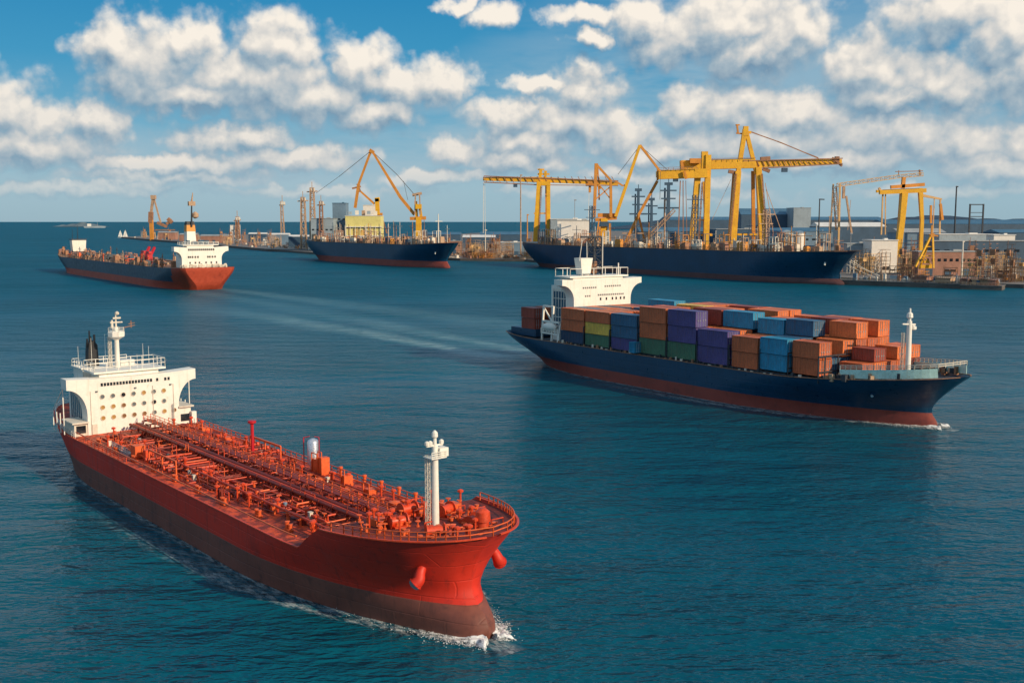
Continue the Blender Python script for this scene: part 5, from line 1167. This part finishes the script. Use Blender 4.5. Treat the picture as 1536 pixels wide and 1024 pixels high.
# leaning struts next to it
crane('derrick_frame', 'rusty orange derrick with leaning struts below the gantry girder', 'derrick', 965, 1300, 3, O, [
    ('strut', None, [(985, 272, 958, 322, 4, 0, 0), (958, 322, 935, 372, 4.5, 0, 0)]), ('strut', 'tan_steel', [(1012, 315, 962, 368, 4.5, 4, 4, 'truss')]), ('strut', 'tan_steel', [(990, 335, 948, 378, 4, 8, 8, 'truss')]),
    ('strut', O, [(958, 322, 972, 378, 3, 4, 4)]), ('base_frame', 'tan_steel', [(930, 366, 985, 366, 2, 0, 0), (933, 350, 978, 350, 1.5, 0, 0), (945, 386, 945, 350, 2, 0, 0), (975, 386, 975, 350, 2, 0, 0)])])
# the great gantry: lower rear portal and upper boom portal
crane('portal_crane', 'massive yellow portal with short low girder left of the great boom', 'crane', 1045, 1240, 3, Y, [
    ('girder', None, [(984, 263.5, 1056, 261, 13, -12, -12), (984, 262, 1050, 260, 9, 4, 4)]), ('girder>end_cap', 'crane_orange', [(983, 255, 983, 272, 2.4, -13, -13), (1021, 258, 1024, 270, 3, -20, -20)]),
    ('leg', None, [(1043, 268, 1034, 388, 8.5, -9, -12)]), ('leg', None, [(1058, 234, 1056, 388, 8, -10, -14)]), ('leg', None, [(1059, 272, 1068, 388, 6, 14, 20)]), ('leg', O, [(1046, 268, 1040, 388, 5, 10, 18)]),
    ('ladder', 'rust_steel', [(1049, 275, 1044, 386, 1.6, -14, -16, 'truss', None, 30)]), ('walkway', 'rust_steel', [(984, 256, 1040, 254, 0.6, -19, -19), (984, 253.5, 1040, 251.5, 0.5, -19, -19)] + [(984 + 7 * k, 256.5, 984 + 7 * k, 253, 0.5, -19, -19) for k in range(9)]), ('operator_cab', 'wall_dark', [(1006, 271, 1013, 271, 5, -14, -14)]),
    ('tower_head', None, [(1053, 262, 1053, 229, 9, -8, -8), (1048, 236, 1060, 236, 3, -8, -8)]), ('cross_beam', None, [(1036, 352, 1066, 352, 3.5, -11, -11), (1040, 330, 1062, 330, 2, -11, -11)]),
    ('hoist_cable', 'rust_steel', [(1017, 272, 1015, 372, 1.4, -12, -12), (1021, 272, 1023, 372, 1.2, -12, -12), (1025, 272, 1029, 372, 0.8, -12, -12)])])
crane('gantry_crane', 'tallest yellow gantry crane with pointed frame and long boom to open water', 'crane', 1120, 1275, 3, Y, [
    ('girder', None, [(1018, 249, 1128, 246, 14, -5, -5)]), ('girder>machinery_house', O, [(1030, 243, 1046, 243, 7, -14, -14), (1018, 243, 1020, 256, 4, -13, -13)]),
    ('boom', None, [(1128, 247, 1257, 243, 11, -5, -5, 'bar', 6)]), ('boom_rail', 'rust_steel', [(1104, 243, 1257, 239, 1.4, -10, -10), (1130, 254, 1257, 247, 1.4, -10, -10)] + [(1106 + 8 * k, 242.5, 1110 + 8 * k, 252 - 0.4 * k, 1.0, -10, -10) for k in range(18)] + [(1242, 238, 1257, 250, 3, -8, -8), (1250, 236, 1250, 244, 6, -6, -6)]),
    ('leg', None, [(1112, 196, 1103, 262, 6.5, -8, -8), (1103, 258, 1095, 388, 8.5, -8, -10, 'bar', 11)]), ('leg', None, [(1114, 200, 1131, 262, 5.5, -8, -8), (1133, 252, 1143, 388, 8.5, -8, -12, 'bar', 9)]), ('leg', O, [(1104, 256, 1099, 388, 5, 16, 22)]), ('leg', O, [(1132, 256, 1138, 388, 5, 16, 22)]),
    ('ladder', 'rust_steel', [(1137, 262, 1149, 386, 1.6, -14, -17, 'truss', None, 30)]), ('ladder', 'rust_steel', [(1099, 262, 1090, 386, 1.4, -14, -15, 'truss', None, 30)]), ('operator_cab', 'wall_dark', [(1168, 256, 1176, 256, 6, -8, -8)]), ('walkway', 'rust_steel', [(1030, 240.5, 1128, 238, 0.6, -12, -12)] + [(1032 + 8 * k, 243, 1032 + 8 * k, 240, 0.5, -12, -12) for k in range(12)]),
    ('apex', None, [(1113, 192, 1113, 206, 7, -8, -8), (1110, 200, 1121, 201, 3.5, -8, -8)]), ('apex>lamp_post', O, [(1100, 189, 1102, 203, 2.5, -8, -8), (1099, 202, 1110, 203, 2, -8, -8), (1098, 190, 1104, 190, 2, -8, -8)]),
    ('tie_rod', 'rust_steel', [(1120, 200, 1166, 216, 1.3, -8, -8), (1166, 216, 1222, 239, 1.3, -8, -8), (1124, 199, 1224, 237, 0.7, 0, 0)]),
    ('trolley', 'rust_steel', [(1136, 240, 1150, 239, 6, -8, -8), (1140, 254, 1150, 258, 5, -8, -8), (1089, 258, 1100, 260, 5, -8, -8)]), ('cross_beam', None, [(1096, 352, 1142, 352, 3, 18, 18)]),
    ('stay_cable', 'tan_steel', [(1144, 275, 1158, 350, 0.8, -8, -8), (1146, 285, 1172, 352, 0.8, -8, -8), (1093, 270, 1066, 330, 0.5, -8, -8)])])
# cranes over the freighter in the middle
crane('jib_crane', 'tall orange derrick with high pointed jib above the blue freighter', 'crane', 628, 1350, 3, O, [
    ('column', Y, [(628, 376, 628, 326, 8, 0, 0)]), ('column>platform', O, [(615, 328, 639, 327, 5, 0, 0)]), ('operator_cab', Y, [(624, 310, 633, 310, 7, -4, -4), (625, 326, 624, 302, 4, 0, 0), (632, 326, 630, 312, 4, 0, 0)]),
    ('tower_frame', 'tan_steel', [(623, 322, 624, 292, 1.8, -4, -4), (631, 322, 630, 290, 1.8, -4, -4), (619, 293, 633, 290, 4, 0, 0)]),
    ('jib', None, [(622, 322, 601, 296, 4.6, 0, 0, 'bar', 4.4), (601, 296, 560, 228, 4.4, 0, 0, 'bar', 3)]), ('strut', None, [(558, 227, 539, 276, 3.2, 0, 0), (539, 276, 533, 312, 4, 0, 0)]), ('jib_head', None, [(556, 226, 562, 230, 5, 0, 0)]),
    ('cable', 'cable', [(557, 228, 510, 265, 0.7, 0, 0), (510, 265, 475, 290, 0.5, 0, 0), (561, 229, 596, 262, 0.8, 0, 0), (596, 262, 622, 292, 0.8, 0, 0), (606, 272, 612, 300, 0.5, 0, 0)])])
crane('deck_crane', 'small orange crane with short jib behind the yellow green block', 'crane', 567, 1800, 3, O, [
    ('column', None, [(567, 385, 567, 322, 4.5, 0, 0)]), ('column>slew_ring', None, [(561, 322, 574, 321, 3.5, 0, 0)]), ('operator_cab', Y, [(567, 322, 566, 298, 6, 0, 0), (563, 300, 570, 299, 6, 0, 0)]),
    ('jib', None, [(562, 306, 538, 284, 3.2, 0, 0, 'bar', 2.4)]), ('jib_head', 'rust_steel', [(529, 283, 542, 280, 2.5, 0, 0), (537, 276, 541, 288, 3, 0, 0)]), ('back_stay', 'rust_steel', [(572, 322, 580, 350, 2, 0, 0)])])
# pale crane group at the right
crane('boom_crane', 'pale crane with slightly raised lattice boom beside the lamp post', 'crane', 1262, 1450, 3, PL, [
    ('boom', None, [(1254, 278, 1345, 265, 5, 0, 0, 'truss', 5, 14), (1345, 265, 1381, 262, 5, 0, 0, 'truss', 5, 6)]), ('boom>walkway', 'rust_steel', [(1340, 258, 1381, 257, 1.2, 0, 0), (1345, 256, 1345, 262, 1, 0, 0), (1376, 255, 1377, 264, 2, 0, 0)]),
    ('leg', None, [(1256, 276, 1257, 385, 2.6, -6, -6)]), ('leg', None, [(1250, 276, 1247, 385, 2, 6, 6)]), ('leg', 'tan_steel', [(1264, 280, 1264, 298, 3.5, 0, 0), (1268, 294, 1278, 350, 2.5, 0, 0)]), ('tower_frame', 'tan_steel', [(1250, 280, 1257, 345, 5, 0, 0, 'truss')]),
    ('cable', 'tan_steel', [(1246, 290, 1244, 380, 0.9, -4, -4), (1275, 300, 1272, 345, 0.6, 0, 0)])])
crane('portal_crane', 'yellow portal crane with curved legs above the pale square block', 'crane', 1360, 1380, 3, Y, [
    ('girder', None, [(1315, 289, 1384, 286, 6, -6, -6), (1315, 287, 1384, 284, 4, 6, 6)]), ('machinery_house', O, [(1334, 281, 1384, 277, 5, 0, 0), (1352, 283, 1353, 266, 5, 0, 0)]),
    ('leg', None, [(1352, 290, 1350, 330, 9, -6, -6, 'bar', 8), (1350, 330, 1345, 386, 8, -6, -6, 'bar', 8)]), ('leg', None, [(1376, 288, 1380, 330, 6, -6, -6, 'bar', 5), (1380, 330, 1380, 386, 5, -6, -6)]), ('leg', O, [(1355, 290, 1352, 386, 4, 12, 12)]),
    ('hoist_frame', PL, [(1321, 291, 1321, 352, 2.0, -4, -4), (1325, 291, 1327, 352, 1.4, -4, -4), (1314, 282, 1318, 290, 3, -6, -6)])])
crane('boom_crane', 'small pale crane arm reaching past the yellow portal legs', 'crane', 1410, 1420, 3, PL, [
    ('boom', None, [(1380, 293, 1411, 299, 4, 0, 0, 'bar', 2.5)]), ('leg', None, [(1409, 298, 1411, 386, 2, 0, 0)]), ('leg', None, [(1400, 298, 1400, 386, 1.2, 0, 0)]), ('hoist', O, [(1408, 306, 1412, 330, 3.5, -3, -3), (1394, 308, 1395, 335, 3, -3, -3)])])
crane('tripod_crane', 'yellow tripod crane on the dark pontoon beside the pale square block', 'crane', 1392, 905, 6, Y, [
    ('leg', None, [(1398, 352, 1372, 400, 2.6, 0, -6)]), ('leg', None, [(1398, 352, 1386, 404, 2.6, 0, 6)]), ('leg', None, [(1400, 352, 1400, 402, 2.4, 0, -5)]), ('brace', None, [(1390, 370, 1400, 370, 1.4, -1, -1), (1384, 384, 1400, 384, 1.4, -1, -1), (1386, 384, 1400, 398, 1.2, -1, -1)]),
    ('head', O, [(1396, 354, 1402, 352, 5, 0, 0), (1398, 356, 1398, 338, 2, 0, 0), (1394, 352, 1408, 354, 2, 0, 0)]), ('base', None, [(1383, 400, 1400, 400, 5, 0, 0), (1388, 393, 1396, 393, 4, 0, 0)])])
# pier cranes on the left
crane('pier_crane', 'slender tan crane on the far pier near the sailboats', 'crane', 229, 2750, 4, 'tan_steel', [
    ('column', O, [(227, 362, 227, 330, 5, 0, 0)]), ('column>operator_cab', 'rust_steel', [(226, 334, 227, 318, 6, 0, 0)]), ('jib', None, [(227, 320, 231, 297, 3.4, 0, 0)]), ('jib', None, [(232, 297, 241, 334, 2.2, 0, 0)]), ('jib_head', None, [(228, 296, 235, 296, 6, 0, 0)]),
    ('outrigger', 'rust_steel', [(236, 334, 250, 340, 4, 0, 0), (250, 336, 258, 330, 4, 0, 0), (252, 328, 258, 334, 5, 0, 0), (232, 345, 262, 345, 1.5, 0, 0)])])
for (px, y0, y1, d, w, lb, mt) in ((356, 325, 346, 2600, 6, 'squat tan beacon frame beside the white signal house', 'rust_steel'), (424, 302, 344, 2200, 5, 'leaning grey tan derrick mast alone on the pier', 'tan_steel'),
                                   (455, 296, 378, 1780, 9, 'tan lattice tower standing apart from its twin', 'tan_steel'), (469, 282, 378, 1740, 9, 'tallest tan lattice tower beside the grey plant house', 'tan_steel'), (482, 302, 378, 1700, 7, 'rusty lattice tower topped by pale box', 'rust_steel')):
    t = crane('lattice_tower', lb, 'tower', px, d, 3, mt, [('mast', None, [(px, y1 + 12, px + (0 if px != 424 else -1), y0, w, 0, 0, 'truss', w * 0.55, 9)]), ('cross_arm', 'tan_steel', [(px - w * 0.9, y0 + 6, px + w * 0.9, y0 + 5, 1.6, 0, 0)]), ('top_cabin', 'cream', [(px - 2, y0 + 3, px + 4, y0 + 3, 4.5, 0, 0)]), ('pole', 'tan_steel', [(px, y0, px, y0 - 9, 0.8, 0, 0)])])
# dark process towers behind the gantry
for (px, y0, d, w, lb) in ((957, 281, 2400, 10, 'hazy blue process tower with wide arms left of its twin'), (977, 295, 2500, 9, 'short hazy blue process tower between two taller ones'), (1002, 272, 2400, 12, 'thickest hazy blue process tower next to the low girder')):
    crane('process_tower', lb, 'tower', px, d, 3, 'wall_dark', [('mast', None, [(px, 350, px, y0 + 4, w * 0.5, 0, 0, 'bar', w * 0.35)]), ('mast', None, [(px - w * 0.4, 350, px - w * 0.4, y0 + 10, w * 0.2, 6, 6)]), ('platform', None, [(px - w, y0 + 14, px + w, y0 + 14, 2, 0, 0), (px - w * 0.9, y0 + 26, px + w * 0.9, y0 + 26, 2, 0, 0), (px - w * 1.3, y0 + 40, px + w * 1.3, y0 + 40, 2.4, 0, 0)]), ('top_frame', None, [(px - w * 0.5, y0 + 4, px + w * 0.5, y0 + 4, 4, 0, 0), (px, y0 + 6, px, y0 - 4, 1, 0, 0)])])
# poles and frames
def pole(px, y0, y1, d, lb, arm=0, cat='pole', name='mast_pole', mt='dark', w=2.4):
    base = ((px - 768) * d / 1610.0, d, 3.0); t = thing(name, lb, cat, base)
    mb = MB(); member(mb, d, px, y1, px, y0, w, 0, 0, 'tube', base, w2=w * 0.7); mb.build('post', M[mt], t)
    mb = MB(); member(mb, d, px - 1, y0, px + (arm or 2.5), y0 + 0.4, 1.6, 0, 0, 'bar', base); mb.build('arm' if arm else 'cap', M[mt], t)
    return t
pole(1432.5, 280, 375, 1500, 'tall bare dark pole standing alone near the steel frame', w=3)
pole(1228.5, 299, 380, 1350, 'dark lamp post with short arm behind the docked bow', arm=7, cat='lamp post', name='lamp_post')
pole(781, 263, 385, 1420, 'thin tan pole under the long crane boom', mt='tan_steel', w=2.2)
pole(791, 322, 385, 1430, 'short orange pole beside the thin tan pole', mt='crane_orange', w=2.2)
pole(728, 345, 392, 1380, 'cream post by the quay edge below the boom cable', mt='cream', w=1.6)
pole(997, 300, 385, 1330, 'tan pole at the foot of the leaning struts', mt='tan_steel', w=3)
pole(862, 300, 385, 1470, 'thin grey pole behind the tall pale block', mt='grey', w=1.2)
pole(1244, 325, 392, 1050, 'thin cream pole above the docked bow', mt='tan_steel', w=1.6)
pole(1277, 350, 400, 960, 'thin pole by the blue grey annex', mt='grey', w=1.2)
pole(1446, 362, 420, 880, 'red and white striped marker post by the pontoon end', mt='cream', w=3.2)
crane('steel_frame', 'dark square steel frame standing against the sky at right', 'frame', 1464, 1500, 3, 'dark', [
    ('post', None, [(1454, 306, 1454, 375, 2, 0, 0)]), ('post', None, [(1474, 306, 1474, 375, 2, 0, 0)]), ('cross_beam', None, [(1453, 307, 1475, 307, 1.5, 0, 0), (1454, 319, 1474, 319, 0.9, 0, 0), (1454, 325, 1474, 325, 1.2, 0, 0)])])

# tanks, crates, trucks, lattice racks on the quays -----------------------
def tank(px, ytop, d, r, lb, mt='wall_steel'):
    top = P(px, ytop, d).z; t = thing('storage_tank', lb, 'tank', (ground(px, d)[0], d, 3.0)); H = top - 3.0
    MB().lathe((0, 0, 0), [(r, 0), (r, H * 0.88), (r * 0.98, H * 0.9), (r * 0.5, H * 0.98), (0.2, H)], 24).build('shell', M[mt], t, smooth=40)
    MB().rail([(r * 1.02 * math.cos(a), r * 1.02 * math.sin(a), H * 0.88) for a in [k * math.pi / 8 for k in range(17)]], 1.6, 5, 0.15, 2).build('railing', M['grey'], t)
tank(1180, 345, 1420, 9, 'grey storage tank behind the far gantry leg'); tank(1200, 346, 1440, 8, 'pale storage tank next to the grey one behind the gantry', 'wall_pale'); tank(905, 338, 1500, 8, 'storage tank behind the slewing crane column', 'wall_blue')
tank(990, 344, 1480, 11, 'blue storage tank among the leaning struts', 'wall_blue'); tank(1015, 346, 1500, 9, 'dark blue storage tank behind the low girder', 'wall_dark')
pr = random.Random(77)
def rack_mesh(w, h, d, mt, seed):
    r = random.Random(seed); mb = MB(); n = max(2, int(w / 4)); m = max(2, int(h / 3.5))
    for k in range(n + 1):
        for y in (-d / 2, d / 2): mb.bar((-w / 2 + w * k / n, y, 0), (-w / 2 + w * k / n, y, h * r.uniform(0.7, 1.1)), 0.35)
    for j in range(m + 1):
        for y in (-d / 2, d / 2): mb.bar((-w / 2, y, h * (j + 0.4) / (m + 0.6)), (w / 2, y, h * (j + 0.4) / (m + 0.6)), 0.32)
    for k in range(n):
        if r.random() < 0.6: mb.bar((-w / 2 + w * k / n, -d / 2, 0.3), (-w / 2 + w * (k + 1) / n, -d / 2, h * 0.9), 0.25)
        if r.random() < 0.5: mb.box((-w / 2 + w * (k + 0.5) / n, 0, h * r.choice([0.2, 0.5, 0.75])), (w / n * 0.8, d * 0.8, h * 0.16))
    return mb.mesh('scaffold_rack', M[mt])
racks = [rack_mesh(9, 22, 6, 'tan_steel', 7), rack_mesh(6, 30, 5, 'rust_steel', 8), rack_mesh(12, 18, 7, 'crane_pale', 9), rack_mesh(14, 8, 5, 'tan_steel', 1), rack_mesh(10, 11, 4, 'rust_steel', 2), rack_mesh(18, 6, 6, 'tan_steel', 3), rack_mesh(8, 14, 4, 'cream', 4), rack_mesh(12, 7, 5, 'crane_orange', 5), rack_mesh(16, 9, 5, 'wall_brick', 6)]
crates = [MB().box((0, 0, h / 2), (w, d_, h)).box((0, 0, h + 0.15), (w * 0.9, d_ * 0.9, 0.3)).bar((-w / 2, -d_ / 2, 0), (-w / 2, -d_ / 2, h + 0.2), 0.3).bar((w / 2, -d_ / 2, 0), (w / 2, -d_ / 2, h + 0.2), 0.3).mesh('cargo_crate', M[mt]) for (w, d_, h, mt) in
          ((6, 2.6, 2.8, 'tan_steel'), (5, 3, 3.4, 'cream'), (8, 2.6, 2.7, 'rust_steel'), (4, 4, 3, 'wall_brick'), (6, 2.6, 2.8, 'wall_blue'), (5, 3, 2.4, 'white_dirty'), (7, 3, 3, 'wall_dark'))]
def inpoly_line(a, b, n, off):
    for k in range(n):
        t = pr.random(); x = a[0] + (b[0] - a[0]) * t; y = a[1] + (b[1] - a[1]) * t; s = pr.uniform(*off)
        dx, dy = b[0] - a[0], b[1] - a[1]; l = math.hypot(dx, dy); nx, ny = -dy / l, dx / l
        if ny < 0: nx, ny = -nx, -ny
        yield x + nx * s, y + ny * s, math.atan2(dy, dx)
zones = [((18, 1336), (-66, 1364), 'between the two docked hulls', 34, 40, (4, 75), 3.0), ((-72, 1370), (-205, 1505), 'behind the blue freighter', 34, 14, (4, 90), 3.0), ((-205, 1505), (-300, 1680), 'by the freighter stern', 22, 10, (4, 90), 3.0),
         ((-410, 1795), (-660, 2276), 'on the pier behind the orange funnel', 24, 20, (6, 80), 4.0), ((-680, 2300), (-1130, 3120), 'on the far pier towards the sailboats', 22, 18, (6, 90), 4.0),
         ((-440, 1930), (-262, 1572), 'on the low jetty beside the freighter stern', 4, 14, (4, 34), 3.0), ((300, 872), (384, 803), 'on the quay at the docked bow', 16, 22, (6, 50), 3.0),
         ((384, 803), (520, 780), 'along the quay past the pontoon', 12, 20, (5, 60), 3.0), ((64, 1245), (280, 905), 'along the berth of the long docked hull', 46, 14, (6, 120), 3.0), ((300, 930), (520, 900), 'in the yard behind the pontoon', 26, 20, (10, 160), 3.0)]
for (a, b, where, nr, nc, off, z0) in zones:
    for (x, y, rz) in inpoly_line(a, b, nr, off):
        o = link('scaffold_rack', pr.choice(racks + racks[:3] * 2), None, (x, y, z0), rz + pr.choice([0, 0, 1.57])); tag(o, f"rusty tan scaffold rack among the clutter {where}", 'scaffold', f"scaffold racks {where}")
    for (x, y, rz) in inpoly_line(a, b, nc, off):
        o = link('cargo_crate', pr.choice(crates), None, (x, y, z0), rz + pr.uniform(-.3, .3)); tag(o, f"small weathered crate among the clutter {where}", 'crate', f"cargo crates {where}")

# pontoon dock --------------------------------------------------------------
def pontoon(name, a, b, w, z, label, terr, seed):
    dx, dy = b[0] - a[0], b[1] - a[1]; L = math.hypot(dx, dy); rz = math.atan2(dy, dx)
    t = thing(name, label, 'pontoon', ((a[0] + b[0]) / 2, (a[1] + b[1]) / 2, 0), rz)
    MB().box((0, 0, z / 2 - 1), (L, w, z + 2)).build('hull', M['quay_side'], t); MB().box((0, 0, z + 0.1), (L + 0.6, w + 0.6, 0.5)).build('deck', M['concrete'], t)
    r = random.Random(seed)
    for k in range(terr):
        x = L / 2 - 4 - (L - 8) * k / max(1, terr) * 0.5
        MB().box((x - 6, 0, z + 2 + 0.4 * (k % 3)), (11, w * 0.8, 3.2)).box((x - 6, 0, z + 4.2), (12, w * 0.9, 0.4)).rail([(x - 12, -w * 0.44, z + 4.3), (x, -w * 0.44, z + 4.3)], 1.8, 1.5, 0.13, 2).rail([(x - 12, -w * 0.48, z + 0.4), (x, -w * 0.48, z + 0.4)], 1.6, 1.5, 0.13, 2).build('terrace', M[r.choice(['wall_brick', 'tan_steel', 'cream'])], t)
    for k in range(26):
        x = r.uniform(-L / 2 + 3, L / 2 - 3); y = r.uniform(-w * 0.4, w * 0.4); hh = r.uniform(1.5, 6)
        mb = MB(); mb.box((x, y, z + hh / 2), (r.uniform(1, 4), r.uniform(1, 3), hh)); mb.bar((x, y, z), (x, y, z + hh + r.uniform(0, 4)), 0.3); mb.build('deck_gear', M[r.choice(['tan_steel', 'rust_steel', 'cream', 'wall_dark', 'wall_brick', 'wall_blue'])], t)
    MB().rail([(-L / 2 + 1, -w / 2 + 0.4, z + 0.3), (L / 2 - 1, -w / 2 + 0.4, z + 0.3)], 1.8, 3, 0.15, 2).build('railing', M['tan_steel'], t)
pontoon('pontoon_dock', (262, 862), (352, 795), 22, 3.4, 'dark pontoon dock with reddish terraces at its open end', 3, 4)
pontoon('pontoon_dock', (337, 798), (361, 783), 17, 3.0, 'short reddish pontoon at the outer end of the dark one', 2, 8)

# sailboats, far ship, white hulls -------------------------------------------
def sailboat(px, d, lb, hgt):
    t = thing('sailboat', lb, 'sailboat', (*ground(px, d), 0.0)); L = hgt * 0.7
    MB().grid([[(x, -w, 1.4), (x, -w * 0.6, -0.2), (x, w * 0.6, -0.2), (x, w, 1.4)] for (x, w) in ((-L / 2, L * .1), (-L * 0.2, L * .15), (L * 0.2, L * .13), (L / 2, 0.05))]).build('hull', M['white'], t)
    MB().tube((0, 0, 1), (0, 0, hgt), 0.25, 0.15).build('mast', M['cream'], t)
    MB().grid([[(-0.3 - (L * 0.45) * (1 - k / 8), 0.25 * math.sin(k), 3 + (hgt - 3.5) * k / 8), (-0.3 - (L * 0.22) * (1 - k / 8), 0.8, 3 + (hgt - 3.5) * k / 8), (-0.2, 0, 3 + (hgt - 3.5) * k / 8)] for k in range(9)]).build('sail', M['sail'], t)
    MB().grid([[(0.3 + (L * 0.45) * (1 - k / 8), 0.2, 2 + (hgt - 4) * k / 8), (0.3 + L * 0.2 * (1 - k / 8), 0.7, 2 + (hgt - 4) * k / 8), (0.3, 0, 2 + (hgt - 4) * k / 8)] for k in range(9)]).build('sail', M['sail'], t)
sailboat(180, 3300, 'farther sailboat off the tip of the pier', 24); sailboat(187.5, 3200, 'sailboat closer to the tip of the pier', 26)
t = thing('distant_ship', 'hazy pale ship on the horizon beside the island', 'ship', (*ground(142, 8200), 0), 0.2)
MB().box((0, 0, 6), (150, 22, 14), top=(1.08, 1)).build('hull', M['wall_steel'], t); MB().box((-40, 0, 22), (26, 18, 20)).build('superstructure', M['white'], t); MB().tube((20, 0, 12), (20, 0, 42), 1.2).build('mast', M['grey'], t)
def yacht(px, d, lb, L, rz=0.0):
    t = thing('motor_yacht', lb, 'yacht', (*ground(px, d), 5.0), rz); w = L * 0.13
    MB().grid([[(x * L, -q * w, hh), (x * L, -q * w * 0.7, -1.2), (x * L, q * w * 0.7, -1.2), (x * L, q * w, hh)] for (x, q, hh) in ((-0.5, 0.8, 2.6), (-0.2, 1, 2.6), (0.2, 0.9, 3.2), (0.42, 0.4, 3.8), (0.5, 0.02, 4.2))]).build('hull', M['white'], t)
    MB().box((-0.08 * L, 0, 4.4), (0.5 * L, w * 1.4, 3.4), top=(0.7, 0.8)).build('cabin', M['white'], t); MB().box((-0.08 * L, 0, 4.6), (0.47 * L, w * 1.42, 1.0)).build('window', M['glass_dark'], t)
for (px, d, lb, L, rz) in ((742, 2150, 'white yacht hull laid up behind the quay clutter', 40, 0.2), (388, 2450, 'white yacht laid up on the far pier', 34, 0.1), (410, 2300, 'white yacht laid up beside the boat sheds', 38, -0.1), (450, 1980, 'white yacht laid up behind the low jetty', 34, 0.1)):
    yacht(px, d, lb, L, rz)
